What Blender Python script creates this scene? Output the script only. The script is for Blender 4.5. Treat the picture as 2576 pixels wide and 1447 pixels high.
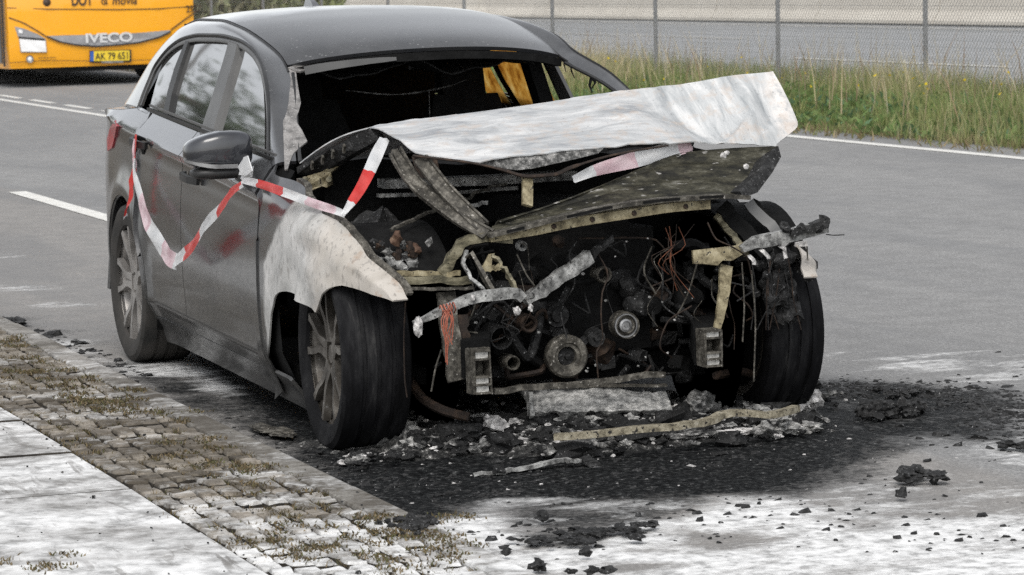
import bpy, math, random
import numpy as np
from mathutils import Vector, Matrix, noise as mnoise

for o in list(bpy.data.objects): bpy.data.objects.remove(o)
C = bpy.context.scene.collection
R = math.radians
random.seed(11); rng = np.random.default_rng(11)

# ------------------------------------------------------------------ camera
# world axes are those of the parked car: x forward, y to the car's left, z up; origin on the road under its rear axle
F_PX, IW, IH = 8298.336, 2576.0, 1447.0
CAM = np.array([12.80948, -3.737998, 1.527518]); YAW, PITCH, ROLL = 0.3365628, 0.0975844, -0.0282437
_fw = np.array([-math.cos(YAW)*math.cos(PITCH), math.sin(YAW)*math.cos(PITCH), -math.sin(PITCH)])
_r0 = np.cross(_fw, [0, 0, 1]); _r0 /= np.linalg.norm(_r0); _u0 = np.cross(_r0, _fw)
_rt = _r0*math.cos(ROLL) + _u0*math.sin(ROLL); _up = -_r0*math.sin(ROLL) + _u0*math.cos(ROLL)
cam = bpy.data.cameras.new('camera'); camo = bpy.data.objects.new('camera', cam); C.objects.link(camo)
m = Matrix.Identity(4)
for i in range(3): m[i][0], m[i][1], m[i][2], m[i][3] = _rt[i], _up[i], -_fw[i], CAM[i]
camo.matrix_world = m
cam.sensor_width = 36.0; cam.lens = F_PX/IW*36.0; cam.clip_start = .1; cam.clip_end = 2000
cam.dof.use_dof = True; cam.dof.focus_distance = 10.6; cam.dof.aperture_fstop = 14.0
bpy.context.scene.camera = camo

def P(u, v, x=None, y=None, z=None):
    """point of the place seen at (u, v) of a 2576-wide survey of the view, on the plane x=, y= or z="""
    d = _fw + (u-IW/2)/F_PX*_rt - (v-IH/2)/F_PX*_up
    a, val = (0, x) if x is not None else ((1, y) if y is not None else (2, z))
    return CAM + d*((val-CAM[a])/d[a])

# ------------------------------------------------------------------ sky, sun, exposure
SUN_EL, SUN_AZ = R(50), R(118)
w = bpy.data.worlds.new('World'); bpy.context.scene.world = w; w.use_nodes = True
nt = w.node_tree; bg = nt.nodes['Background']
sky = nt.nodes.new('ShaderNodeTexSky'); sky.sky_type = 'NISHITA'; sky.sun_disc = False
sky.sun_elevation = SUN_EL; sky.sun_rotation = SUN_AZ; sky.air_density = 1.0; sky.dust_density = 1.6; sky.ozone_density = 1.0
hs = nt.nodes.new('ShaderNodeHueSaturation'); hs.inputs['Saturation'].default_value = .16
nt.links.new(sky.outputs[0], hs.inputs['Color']); nt.links.new(hs.outputs[0], bg.inputs[0]); bg.inputs[1].default_value = .15
sun = bpy.data.lights.new('sun', 'SUN'); suno = bpy.data.objects.new('sun', sun); C.objects.link(suno)
sun.energy = 1.0; sun.angle = R(30); sun.color = (1, .96, .9)
# the sky texture's sun_rotation is measured from +y towards +x
sd = Vector((math.sin(SUN_AZ)*math.cos(SUN_EL), math.cos(SUN_AZ)*math.cos(SUN_EL), math.sin(SUN_EL)))
suno.rotation_euler = sd.to_track_quat('Z', 'Y').to_euler()
sc = bpy.context.scene
sc.view_settings.view_transform = 'Standard'; sc.view_settings.look = 'None'
sc.view_settings.exposure = 0.62; sc.view_settings.gamma = 1.0; sc.view_settings.use_curve_mapping = False
sc.cycles.use_denoising = False; sc.cycles.max_bounces = 6; sc.cycles.transparent_max_bounces = 16

# ------------------------------------------------------------------ small tools
def lerp(a, b, t): return a + (b-a)*t
def ss(a, b, x):
    t = np.clip((x-a)/(b-a), 0, 1); return t*t*(3-2*t)
def cubic(xs, ys):
    xs, ys = np.array(xs, float), np.array(ys, float)
    d = np.diff(ys)/np.diff(xs); mm = np.zeros_like(ys); mm[0], mm[-1] = d[0], d[-1]
    for i in range(1, len(xs)-1):
        mm[i] = 0 if d[i-1]*d[i] <= 0 else 2*d[i-1]*d[i]/(d[i-1]+d[i])
    def f(x):
        x = np.clip(x, xs[0], xs[-1]); i = np.clip(np.searchsorted(xs, x)-1, 0, len(xs)-2)
        h = xs[i+1]-xs[i]; t = (x-xs[i])/h
        return ys[i]*(1+2*t)*(1-t)**2 + h*mm[i]*t*(1-t)**2 + ys[i+1]*t*t*(3-2*t) + h*mm[i+1]*t*t*(t-1)
    return f
def spline(pts, n, par='chord'):
    """n points along a smooth curve through pts"""
    p = np.array(pts, float); k = len(p)
    t = np.arange(k, dtype=float)
    if par == 'chord':
        t = np.concatenate([[0], np.cumsum(np.sqrt(np.maximum(np.linalg.norm(np.diff(p, axis=0), axis=1), 1e-6)))])
    fs = [cubic(t, p[:, j]) for j in range(p.shape[1])]
    tt = np.linspace(t[0], t[-1], n)
    return np.stack([[f(a) for a in tt] for f in fs], 1)
def poly(pts, n):
    """n points evenly along the straight pieces through pts"""
    p = np.array(pts, float); s = np.concatenate([[0], np.cumsum(np.linalg.norm(np.diff(p, axis=0), axis=1))])
    tt = np.linspace(0, s[-1], n); return np.stack([np.interp(tt, s, p[:, j]) for j in range(p.shape[1])], 1)
def nz(p, s=1.0, seed=0): return mnoise.noise(Vector((p[0]*s+seed*7.1, p[1]*s-seed*3.3, p[2]*s+seed*1.7)))

WO = {}; NARROW = [False]     # the body is mirrored about a centre line a little to the right of y = 0
def finish(name, V, F, mats, parent=None, mi=None, sharp=35, smooth=True, origin=None):
    V = np.array(V, float)
    if NARROW[0]:
        x, y = V[:, 0], V[:, 1]; yi = np.interp(x, [1.35, 1.6, 2.1], [.556, .612, .748]); f = .862+.078*ss(1.35, 1.6, x); k = .70-.35*ss(1.1, 1.5, x)
        V[:, 1] = np.where(y > yi, yi*f+(y-yi)*k, np.where(y > 0, y*f, y))
    if origin is None:
        lo, hi = V.min(0), V.max(0); origin = (lo+hi)/2
        if parent is None: origin[2] = lo[2]
    origin = np.array(origin, float)
    me = bpy.data.meshes.new(name); me.from_pydata((V-origin).tolist(), [], [tuple(int(i) for i in f) for f in F])
    for q in (mats if isinstance(mats, (list, tuple)) else [mats]): me.materials.append(q)
    if mi is not None: me.polygons.foreach_set('material_index', np.asarray(mi, np.int32))
    if smooth:
        me.shade_smooth()
        if sharp: me.set_sharp_from_angle(angle=R(sharp))
    me.update()
    o = bpy.data.objects.new(name, me); C.objects.link(o); WO[o.name] = origin
    if parent is not None:
        o.parent = parent; o.location = origin - WO[parent.name]
    else: o.location = origin
    return o
def tag(o, label=None, cat=None, group=None, kind=None):
    for k, v in (('label', label), ('category', cat), ('group', group), ('kind', kind)):
        if v: o[k] = v
    return o
def thing(name, label, cat, loc, group=None):
    o = bpy.data.objects.new(name, None); C.objects.link(o); o.location = loc; o.empty_display_size = .1
    WO[o.name] = np.array(loc, float); return tag(o, label, cat, group)
def link_copy(o, parent, wloc, rot=None, scale=None):
    c = o.copy(); C.objects.link(c); WO[c.name] = np.array(wloc, float)
    c.parent = parent; c.location = np.array(wloc) - (WO[parent.name] if parent else 0)
    if rot is not None: c.rotation_euler = rot
    if scale is not None: c.scale = scale
    return c

class MB:
    def __init__(s): s.v = []; s.f = []; s.mi = []
    def add(s, V, F, mi=0):
        n = len(s.v); s.v += [tuple(map(float, p)) for p in V]; s.f += [tuple(i+n for i in f) for f in F]
        s.mi += [mi]*len(F); return s
    def build(s, name, mats, parent=None, **k):
        return finish(name, s.v, s.f, mats, parent, mi=s.mi, **k)
    def box(s, c, d, rot=None, mi=0, jit=0):
        c = np.array(c, float); h = np.array(d, float)/2
        V = np.array([[x, y, z] for x in (-1, 1) for y in (-1, 1) for z in (-1, 1)])*h
        if jit: V = V + rng.normal(0, jit, V.shape)
        if rot is not None:
            M3 = np.array(Matrix.Rotation(rot[2], 3, 'Z') @ Matrix.Rotation(rot[1], 3, 'Y') @ Matrix.Rotation(rot[0], 3, 'X')); V = V @ M3.T
        return s.add(V+c, [(0, 1, 3, 2), (4, 6, 7, 5), (0, 4, 5, 1), (2, 3, 7, 6), (0, 2, 6, 4), (1, 5, 7, 3)], mi)
    def tube(s, path, r, n=8, mi=0, cap=True, flat=1.0, up=(0, 0, 1)):
        p = np.array(path, float); k = len(p); rr = np.broadcast_to(np.array(r, float), (k,))
        V = []; prev = None
        for i in range(k):
            t = p[min(i+1, k-1)]-p[max(i-1, 0)]; t /= max(np.linalg.norm(t), 1e-9)
            if prev is None:
                a = np.array(up, float)
                if abs(a @ t) > .95: a = np.array([1., 0, 0]) if abs(t[0]) < .9 else np.array([0, 1., 0])
            else: a = prev
            a = a-(a@t)*t; a /= max(np.linalg.norm(a), 1e-9); b = np.cross(t, a); prev = a
            for j in range(n):
                th = 2*math.pi*j/n; V.append(p[i]+rr[i]*(a*math.cos(th)*flat+b*math.sin(th)))
        F = [(i*n+j, i*n+(j+1) % n, (i+1)*n+(j+1) % n, (i+1)*n+j) for i in range(k-1) for j in range(n)]
        if cap: F += [tuple(range(n-1, -1, -1)), tuple(range((k-1)*n, k*n))]
        return s.add(V, F, mi)
    def bar(s, path, wd, ht, up=(0, 0, 1), mi=0):
        """rectangular section swept along a path; wd across, ht along up (numbers or lists)"""
        p = np.array(path, float); k = len(p)
        wd = np.broadcast_to(np.array(wd, float), (k,)); ht = np.broadcast_to(np.array(ht, float), (k,)); V = []
        for i in range(k):
            t = p[min(i+1, k-1)]-p[max(i-1, 0)]; t /= max(np.linalg.norm(t), 1e-9)
            a = np.array(up, float); a = a-(a@t)*t; a /= max(np.linalg.norm(a), 1e-9); b = np.cross(t, a)
            for q, e in ((-1, -1), (1, -1), (1, 1), (-1, 1)): V.append(p[i]+b*q*wd[i]/2+a*e*ht[i]/2)
        F = [(i*4+j, i*4+(j+1) % 4, (i+1)*4+(j+1) % 4, (i+1)*4+j) for i in range(k-1) for j in range(4)]
        F += [(3, 2, 1, 0), tuple(range((k-1)*4, k*4))]
        return s.add(V, F, mi)
    def lathe(s, prof, c, axis, n=32, mi=0, up=(0, 0, 1), loop=False, cap=True):
        """prof: list of (radius, offset along axis)"""
        c = np.array(c, float); ax = np.array(axis, float); ax /= np.linalg.norm(ax)
        a = np.array(up, float); a = a-(a@ax)*ax
        if np.linalg.norm(a) < .1: a = np.array([1., 0, 0])-ax[0]*ax
        a /= np.linalg.norm(a); b = np.cross(ax, a); k = len(prof)
        V = [c+ax*h+r*(a*math.cos(2*math.pi*j/n)+b*math.sin(2*math.pi*j/n)) for r, h in prof for j in range(n)]
        F = [(i*n+j, i*n+(j+1) % n, ((i+1) % k)*n+(j+1) % n, ((i+1) % k)*n+j) for i in range(k if loop else k-1) for j in range(n)]
        if not loop and cap:
            if prof[0][0] > 1e-4: F.append(tuple(range(n-1, -1, -1)))
            if prof[-1][0] > 1e-4: F.append(tuple(range((k-1)*n, k*n)))
        return s.add(V, F, mi)
    def grid(s, G, mi=0, thick=0.0, closed=False):
        """G: array (nu, nv, 3); thick makes a shell, offset against the surface normal"""
        G = np.array(G, float); nu, nv = G.shape[:2]
        ix = lambda i, j: i*nv+j
        F = [(ix(i, j), ix(i+1, j), ix(i+1, j+1), ix(i, j+1)) for i in range(nu-1) for j in range(nv-1)]
        if not thick: return s.add(G.reshape(-1, 3), F, mi)
        du = np.gradient(G, axis=0); dv = np.gradient(G, axis=1); N = np.cross(du, dv)
        N /= np.maximum(np.linalg.norm(N, axis=2, keepdims=True), 1e-9)
        B = G-N*thick; o = nu*nv
        F += [(o+a, o+d, o+c_, o+b) for a, b, c_, d in list(F)]
        rim = [ix(i, 0) for i in range(nu)]+[ix(nu-1, j) for j in range(1, nv)]+[ix(i, nv-1) for i in range(nu-2, -1, -1)]+[ix(0, j) for j in range(nv-2, 0, -1)]
        F += [(rim[k], o+rim[k], o+rim[(k+1) % len(rim)], rim[(k+1) % len(rim)]) for k in range(len(rim))]
        return s.add(np.concatenate([G.reshape(-1, 3), B.reshape(-1, 3)]), F, mi)
    def plate(s, pts, n, th, mi=0):
        """flat-ish polygon pts given thickness th along -n"""
        p = np.array(pts, float); n = np.array(n, float); n /= np.linalg.norm(n); k = len(p)
        q = p-n*th
        return s.add(np.concatenate([p, q]), [tuple(range(k)), tuple(range(2*k-1, k-1, -1))]+[(i, i+k, (i+1) % k+k, (i+1) % k) for i in range(k)], mi)
    def lump(s, c, r, seed=0, sub=1, flat=.6, rough=.5, mi=0):
        V, F = ICO[sub]; c = np.array(c, float); r = np.array(r, float)*np.ones(3)
        W = []
        for p in V:
            k = 1+rough*nz(p, 1.3, seed)+rough*.6*nz(p, 3.1, seed+5); W.append(c+np.array([p[0]*r[0], p[1]*r[1], p[2]*r[2]*flat])*k)
        return s.add(W, F, mi)
def _ico():
    t = (1+5**.5)/2
    V = [np.array(p)/np.linalg.norm(p) for p in [(-1, t, 0), (1, t, 0), (-1, -t, 0), (1, -t, 0), (0, -1, t), (0, 1, t), (0, -1, -t), (0, 1, -t), (t, 0, -1), (t, 0, 1), (-t, 0, -1), (-t, 0, 1)]]
    F = [(0, 11, 5), (0, 5, 1), (0, 1, 7), (0, 7, 10), (0, 10, 11), (1, 5, 9), (5, 11, 4), (11, 10, 2), (10, 7, 6), (7, 1, 8), (3, 9, 4), (3, 4, 2), (3, 2, 6), (3, 6, 8), (3, 8, 9), (4, 9, 5), (2, 4, 11), (6, 2, 10), (8, 6, 7), (9, 8, 1)]
    out = {0: (V, F)}
    for lv in (1, 2, 3):
        V = list(V); cache = {}; G = []
        def mid(a, b):
            k = (min(a, b), max(a, b))
            if k not in cache:
                p = V[a]+V[b]; V.append(p/np.linalg.norm(p)); cache[k] = len(V)-1
            return cache[k]
        for a, b, c in F:
            ab, bc, ca = mid(a, b), mid(b, c), mid(c, a); G += [(a, ab, ca), (b, bc, ab), (c, ca, bc), (ab, bc, ca)]
        F = G; out[lv] = (V, F)
    return out
ICO = _ico()
def mirror_y(V): V = np.array(V, float).copy(); V[:, 1] *= -1; return V
# ------------------------------------------------------------------ materials
class NB:
    def __init__(s, name):
        s.m = bpy.data.materials.new(name); s.m.use_nodes = True; s.t = s.m.node_tree; s.n = s.t.nodes
        s.b = s.n['Principled BSDF']; s.out = s.n['Material Output']
    def new(s, t, **k):
        x = s.n.new(t)
        for a, b in k.items(): setattr(x, a, b)
        return x
    def put(s, x, i, v):
        if hasattr(v, 'is_output') or isinstance(v, bpy.types.NodeSocket): s.t.links.new(v, x.inputs[i])
        elif v is not None: x.inputs[i].default_value = v
    def coord(s, kind='Object', scale=(1, 1, 1), rot=(0, 0, 0)):
        c = s.new('ShaderNodeTexCoord'); mp = s.new('ShaderNodeMapping')
        s.t.links.new(c.outputs[kind], mp.inputs[0]); mp.inputs['Scale'].default_value = scale; mp.inputs['Rotation'].default_value = rot
        return mp.outputs[0]
    def pos(s, scale=(1, 1, 1), rot=(0, 0, 0)):
        g = s.new('ShaderNodeNewGeometry'); mp = s.new('ShaderNodeMapping')
        s.t.links.new(g.outputs['Position'], mp.inputs[0]); mp.inputs['Scale'].default_value = scale; mp.inputs['Rotation'].default_value = rot
        return mp.outputs[0]
    def noise(s, vec, scale, detail=4, rough=.55, dist=0, out='Fac'):
        x = s.new('ShaderNodeTexNoise'); s.put(x, 'Vector', vec); x.inputs['Scale'].default_value = scale
        x.inputs['Detail'].default_value = detail; x.inputs['Roughness'].default_value = rough; x.inputs['Distortion'].default_value = dist
        return x.outputs[out]
    def vor(s, vec, scale, feature='F1', out='Distance'):
        x = s.new('ShaderNodeTexVoronoi', feature=feature); s.put(x, 'Vector', vec); x.inputs['Scale'].default_value = scale
        return x.outputs[out]
    def ramp(s, fac, stops, interp='LINEAR'):
        x = s.new('ShaderNodeValToRGB'); x.color_ramp.interpolation = interp; s.put(x, 0, fac)
        e = x.color_ramp.elements
        while len(e) < len(stops): e.new(.5)
        for q, (p, c) in zip(e, stops):
            q.position = p; q.color = (c, c, c, 1) if not isinstance(c, (tuple, list)) else tuple(c)+(1,)
        return x.outputs[0]
    def math(s, op, a, b=None, c=None, clamp=False):
        x = s.new('ShaderNodeMath', operation=op, use_clamp=clamp)
        for i, v in enumerate((a, b, c)): s.put(x, i, v)
        return x.outputs[0]
    def mix(s, fac, a, b, blend='MIX'):
        x = s.new('ShaderNodeMix', data_type='RGBA', blend_type=blend)
        s.put(x, 0, fac); s.put(x, 6, col(a)); s.put(x, 7, col(b)); return x.outputs[2]
    def attr(s, name, out='Fac'):
        x = s.new('ShaderNodeAttribute', attribute_name=name); return x.outputs[out]
    def sep(s, vec):
        x = s.new('ShaderNodeSeparateXYZ'); s.put(x, 0, vec); return x.outputs
    def bump(s, h, strength=.3, dist=.01, normal=None):
        x = s.new('ShaderNodeBump'); s.put(x, 'Height', h); x.inputs['Strength'].default_value = strength; x.inputs['Distance'].default_value = dist
        if normal is not None: s.put(x, 'Normal', normal)
        s.t.links.new(x.outputs[0], s.b.inputs['Normal']); return x.outputs[0]
    def set(s, base=None, rough=None, metal=None, spec=None, coat=None, coat_rough=None, **k):
        for key, v in (('Base Color', col(base)), ('Roughness', rough), ('Metallic', metal), ('Specular IOR Level', spec), ('Coat Weight', coat), ('Coat Roughness', coat_rough)):
            if v is not None: s.put(s.b, key, v)
        for key, v in k.items(): s.put(s.b, key.replace('_', ' '), v)
        return s.m
def col(c):
    if c is None or isinstance(c, bpy.types.NodeSocket): return c
    if isinstance(c, (int, float)): return (c, c, c, 1)
    return tuple(c) if len(c) == 4 else tuple(c)+(1,)

def mottled(name, stops, scale=8, detail=6, rough=.7, metal=0., bump=.3, bscale=None, stretch=(1, 1, 1), dist=.01, spec=.4, nrough=.6, rot=(0, 0, 0), specks=None, coat=None):
    b = NB(name); v = b.coord(scale=stretch, rot=rot)
    f = b.noise(v, scale, detail, nrough); c = b.ramp(f, stops)
    if specks:
        sp = b.ramp(b.noise(v, specks[0], 3, .5), [(specks[1], 0.), (specks[1]+.04, 1.)]); c = b.mix(sp, c, specks[2])
    b.set(c, rough, metal, spec, coat)
    if bump: b.bump(b.noise(v, bscale or scale*3, 5, .6), bump, dist)
    return b.m

M = {}
M['char'] = mottled('charred_black', [(.32, .005), (.5, .016), (.62, .045), (.74, .12)], 34, 9, .75, bump=.9, bscale=90, dist=.008, spec=.35, nrough=.7, specks=(120, .66, .22))
M['char_dark'] = mottled('deep_charred_black', [(.34, .002), (.52, .008), (.62, .024), (.73, .09)], 34, 9, .7, bump=.9, bscale=90, dist=.008, spec=.4, nrough=.7, specks=(130, .67, .2))
M['soot'] = mottled('sooty_black', [(.35, .002), (.7, .009)], 20, 7, .85, bump=.4, bscale=60, spec=.2)
M['burnt'] = mottled('burnt_metal', [(.3, (.014, .013, .011)), (.46, (.05, .046, .038)), (.58, (.14, .13, .11)), (.72, (.30, .285, .25))], 28, 10, .65, .3, bump=.6, bscale=90, dist=.005, nrough=.72, specks=(110, .66, (.38, .36, .33)))
M['olive'] = mottled('scorched_olive_metal', [(.35, (.015, .013, .009)), (.45, (.085, .077, .048)), (.55, (.20, .18, .12)), (.69, (.38, .35, .25))], 24, 10, .6, .2, bump=.5, bscale=90, dist=.004, nrough=.72, stretch=(1, .45, 1), specks=(90, .66, (.02, .018, .015)))
M['tan'] = mottled('scorched_tan_metal', [(.35, (.03, .025, .014)), (.44, (.15, .125, .072)), (.55, (.29, .25, .155)), (.68, (.44, .395, .28))], 22, 10, .65, .1, bump=.45, bscale=90, dist=.004, nrough=.72, specks=(80, .64, (.02, .018, .015)))
M['ashmetal'] = mottled('ash_grey_metal', [(.35, (.025, .025, .025)), (.45, (.14, .14, .135)), (.55, (.31, .31, .30)), (.67, (.55, .55, .53))], 26, 10, .6, .2, bump=.6, bscale=90, dist=.005, nrough=.72, specks=(90, .64, .02))
M['rust'] = mottled('rusty_metal', [(.3, (.02, .011, .007)), (.5, (.075, .04, .025)), (.7, (.18, .12, .08))], 24, 9, .75, .2, bump=.5, bscale=80, dist=.004, nrough=.7)
M['darkrust'] = mottled('dark_rusty_metal', [(.3, (.008, .006, .005)), (.5, (.024, .016, .012)), (.7, (.08, .05, .032))], 24, 9, .75, .2, bump=.5, bscale=80, dist=.004, nrough=.7)
M['whiteash'] = mottled('white_ash', [(.34, (.08, .08, .08)), (.46, (.36, .35, .34)), (.6, (.70, .68, .66))], 45, 9, .9, bump=.9, bscale=120, dist=.006, nrough=.7)
M['greyash'] = mottled('grey_ash', [(.36, (.015, .015, .015)), (.48, (.085, .085, .082)), (.58, (.26, .255, .245)), (.70, (.56, .55, .53))], 42, 10, .9, bump=1., bscale=120, dist=.008, nrough=.74)
M['radiator'] = mottled('burnt_radiator_ash', [(.34, (.03, .03, .03)), (.45, (.16, .16, .155)), (.55, (.34, .335, .32)), (.68, (.62, .61, .59))], 55, 10, .9, bump=1., bscale=140, dist=.008, nrough=.75, stretch=(1, .5, 1))
M['alu'] = mottled('dull_aluminium', [(.3, .12), (.6, .36)], 10, 6, .42, .8, bump=.2, bscale=60, dist=.002)
M['rim'] = mottled('dusty_alloy', [(.3, (.20, .19, .18)), (.55, (.36, .345, .33)), (.75, (.50, .485, .465))], 9, 6, .4, .6, bump=.1, bscale=60, dist=.002)
M['rim_burnt'] = mottled('burnt_alloy', [(.3, (.03, .027, .023)), (.52, (.11, .10, .088)), (.70, (.30, .285, .26))], 9, 8, .5, .5, bump=.4, bscale=50, dist=.003, specks=(60, .68, .35))
M['rubber'] = mottled('tyre_rubber', [(.3, (.012, .012, .0125)), (.7, (.028, .027, .026))], 12, 5, .7, bump=.15, bscale=40, dist=.002, spec=.35)
M['rubber_dusty'] = mottled('dusty_tyre_rubber', [(.3, (.02, .02, .019)), (.7, (.055, .05, .045))], 7, 5, .8, bump=.15, bscale=40, dist=.002, spec=.3)
M['rubber_burnt'] = mottled('scorched_tyre_rubber', [(.38, (.002, .002, .0025)), (.5, (.006, .006, .007)), (.6, (.016, .016, .017)), (.7, (.045, .044, .043))], 16, 9, .75, bump=.6, bscale=50, dist=.004, spec=.15, stretch=(.25, 1, .22), nrough=.72)
M['copper'] = mottled('scorched_copper', [(.3, (.04, .015, .008)), (.6, (.20, .075, .04))], 20, 4, .6, .3, bump=0)
M['redwire'] = mottled('bare_orange_wire', [(.3, (.22, .05, .03)), (.7, (.42, .14, .085))], 20, 3, .6, bump=0)
M['trim'] = mottled('black_trim', [(.3, .012), (.7, .026)], 10, 3, .45, bump=0)
M['frame_grey'] = mottled('grey_frame_paint', [(.3, (.085, .085, .085)), (.7, (.13, .13, .128))], 5, 4, .45, .2, bump=0)
M['chrome'] = mottled('bright_trim', [(.3, .62), (.7, .75)], 10, 3, .3, .3, bump=0)

# car paint: dark grey metallic under clear coat, with a film of road dust and soot
def paint(name, burn=False):
    b = NB(name); p = b.pos(); x, y, z = b.sep(p)
    dirt = b.noise(p, 5, 7, .62); fine = b.noise(b.pos(scale=(1, 1, 3)), 22, 6, .65)
    base = b.mix(b.ramp(dirt, [(.35, 0.), (.7, 1.)]), (.046, .049, .055), (.066, .066, .067))
    low = b.ramp(b.math('ADD', z, b.math('MULTIPLY', dirt, .35)), [(.42, 1.), (.98, 0.)])
    film = b.math('MULTIPLY', low, b.ramp(fine, [(.3, .55), (.65, 1.)]))
    base = b.mix(b.math('MULTIPLY', film, .8), base, (.036, .034, .030))
    rough = b.math('ADD', .20, b.math('MULTIPLY', film, .40)); rough = b.math('ADD', rough, b.math('MULTIPLY', fine, .12))
    roof = b.math('MULTIPLY', b.ramp(z, [(.0, 0.), (1., 1.)]), 1.0)
    # pale dried droplets on the roof
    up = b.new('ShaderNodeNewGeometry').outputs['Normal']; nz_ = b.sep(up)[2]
    dr = b.math('MULTIPLY', b.ramp(b.vor(b.pos(scale=(1, 1, 1)), 42), [(.10, 1.), (.22, 0.)]), b.ramp(b.noise(p, 7, 3), [(.48, 0.), (.62, 1.)]))
    dr = b.math('MULTIPLY', dr, b.ramp(nz_, [(.75, 0.), (.92, 1.)]))
    # sky sheen of up-facing paint put into its colour, along with some ash dust
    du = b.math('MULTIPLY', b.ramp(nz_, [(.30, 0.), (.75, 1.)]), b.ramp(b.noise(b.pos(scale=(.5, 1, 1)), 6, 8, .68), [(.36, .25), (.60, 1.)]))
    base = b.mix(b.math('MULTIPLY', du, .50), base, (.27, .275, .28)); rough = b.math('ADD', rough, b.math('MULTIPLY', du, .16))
    # soot baked on the front of the roof
    rs_ = b.math('MULTIPLY', b.ramp(b.math('ADD', x, b.math('MULTIPLY', b.noise(p, 3, 6, .6), .8)), [(.75, 0.), (1.0, 1.)]), b.ramp(nz_, [(.70, 0.), (.88, 1.)]))
    base = b.mix(b.math('MULTIPLY', rs_, .5), base, (.030, .029, .028)); rough = b.math('ADD', rough, b.math('MULTIPLY', rs_, .16))
    base = b.mix(b.math('MULTIPLY', dr, .6), base, (.40, .40, .40))
    rough = b.math('ADD', rough, b.math('MULTIPLY', dr, .4))
    metal = b.math('SUBTRACT', .62, b.math('MULTIPLY', film, .55))
    coat = b.math('SUBTRACT', b.math('SUBTRACT', 1.0, b.math('MULTIPLY', film, .55)), b.math('MULTIPLY', rs_, .45))
    if burn:
        zz = b.math('MAXIMUM', b.math('SUBTRACT', z, .55), 0.)
        edge = b.math('SUBTRACT', x, b.math('ADD', 2.10, b.math('MULTIPLY', zz, 1.15)))
        edge = b.math('ADD', edge, b.math('MULTIPLY', b.math('SUBTRACT', b.noise(p, 9, 6, .6), .5), .10))
        k = b.ramp(edge, [(.0, 0.), (.035, 1.)])
        fl = b.pos(scale=(1, 1, .45), rot=(0, R(35), 0))
        big = b.ramp(b.noise(p, 7, 8, .6, .5), [(.3, (.27, .27, .26)), (.5, (.44, .435, .42)), (.7, (.56, .55, .535))])
        tan = b.math('MULTIPLY', b.ramp(b.math('ADD', x, b.math('MULTIPLY', b.noise(p, 6, 6), .5)), [(.0, 0.), (1., 1.)]), 1.)
        tf = b.ramp(b.math('SUBTRACT', b.math('ADD', x, b.math('MULTIPLY', b.noise(p, 7, 6), .6)), 2.95), [(.0, 0.), (.25, 1.)])
        big = b.mix(b.math('MULTIPLY', tf, .5), big, (.42, .365, .30))
        specks = b.ramp(b.noise(fl, 70, 3, .5), [(.58, 0.), (.64, 1.)])
        sp2 = b.ramp(b.noise(fl, 26, 5, .6), [(.62, 0.), (.68, 1.)])
        big = b.mix(b.math('MULTIPLY', specks, .38), big, (.12, .115, .11)); big = b.mix(b.math('MULTIPLY', sp2, .4), big, (.10, .085, .07))
        rustb = b.ramp(b.noise(p, 11, 7, .65), [(.56, 0.), (.68, 1.)]); big = b.mix(b.math('MULTIPLY', b.math('MULTIPLY', rustb, tf), .6), big, (.26, .15, .08))
        base = b.mix(k, base, big)
        rough = b.math('ADD', b.math('MULTIPLY', rough, b.math('SUBTRACT', 1., k)), b.math('MULTIPLY', k, .8))
        metal = b.math('MULTIPLY', metal, b.math('SUBTRACT', 1., k)); coat = b.math('MULTIPLY', coat, b.math('SUBTRACT', 1., k))
    b.set(base, rough, metal, .5, coat, .13); b.b.inputs['Coat IOR'].default_value = 1.58
    b.bump(b.noise(p, 40, 4, .6), .05 if not burn else .18, .002)
    return b.m
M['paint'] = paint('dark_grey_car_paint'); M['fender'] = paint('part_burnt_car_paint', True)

def hood_mat():
    b = NB('burnt_white_hood'); v = b.pos(scale=(1, .28, 1), rot=(0, 0, R(12))); p = b.pos()
    c = b.ramp(b.noise(v, 10, 10, .70, .8), [(.35, (.24, .25, .265)), (.46, (.38, .39, .395)), (.56, (.50, .505, .505)), (.68, (.64, .64, .63))])
    c = b.mix(b.math('MULTIPLY', b.ramp(b.noise(v, 26, 7, .7), [(.52, 0.), (.70, 1.)]), .55), c, (.25, .26, .27))
    x, y, z = b.sep(p)
    rt = b.ramp(b.math('ADD', y, b.math('MULTIPLY', b.noise(p, 6, 5), .35)), [(.42, 0.), (.62, 1.)])
    gs = b.ramp(b.noise(b.pos(scale=(.30, 2.0, .30), rot=(0, 0, R(-14))), 9, 8, .68, .6), [(.36, (.22, .235, .245)), (.47, (.37, .385, .39)), (.56, (.48, .49, .49)), (.64, (.62, .62, .61))])
    c = b.mix(b.math('MULTIPLY', rt, .9), c, gs)
    cn = b.ramp(b.math('ADD', b.math('ADD', y, b.math('MULTIPLY', b.noise(p, 8, 5), .12)), b.math('MULTIPLY', z, -.25)), [(.505, 0.), (.545, 1.)])
    c = b.mix(b.math('MULTIPLY', cn, b.ramp(b.noise(p, 20, 7, .7), [(.36, .15), (.52, .95)])), c, (.66, .63, .60))
    c = b.mix(b.math('MULTIPLY', b.ramp(b.noise(p, 14, 8, .68), [(.52, 0.), (.64, 1.)]), .45), c, (.46, .37, .30))
    c = b.mix(b.ramp(b.noise(p, 90, 3), [(.65, 0.), (.69, .45)]), c, (.14, .14, .14))
    b.set(c, .72, 0., .35); b.bump(b.noise(v, 30, 6, .6), .25, .004)
    return b.m
M['hood'] = hood_mat()

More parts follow.
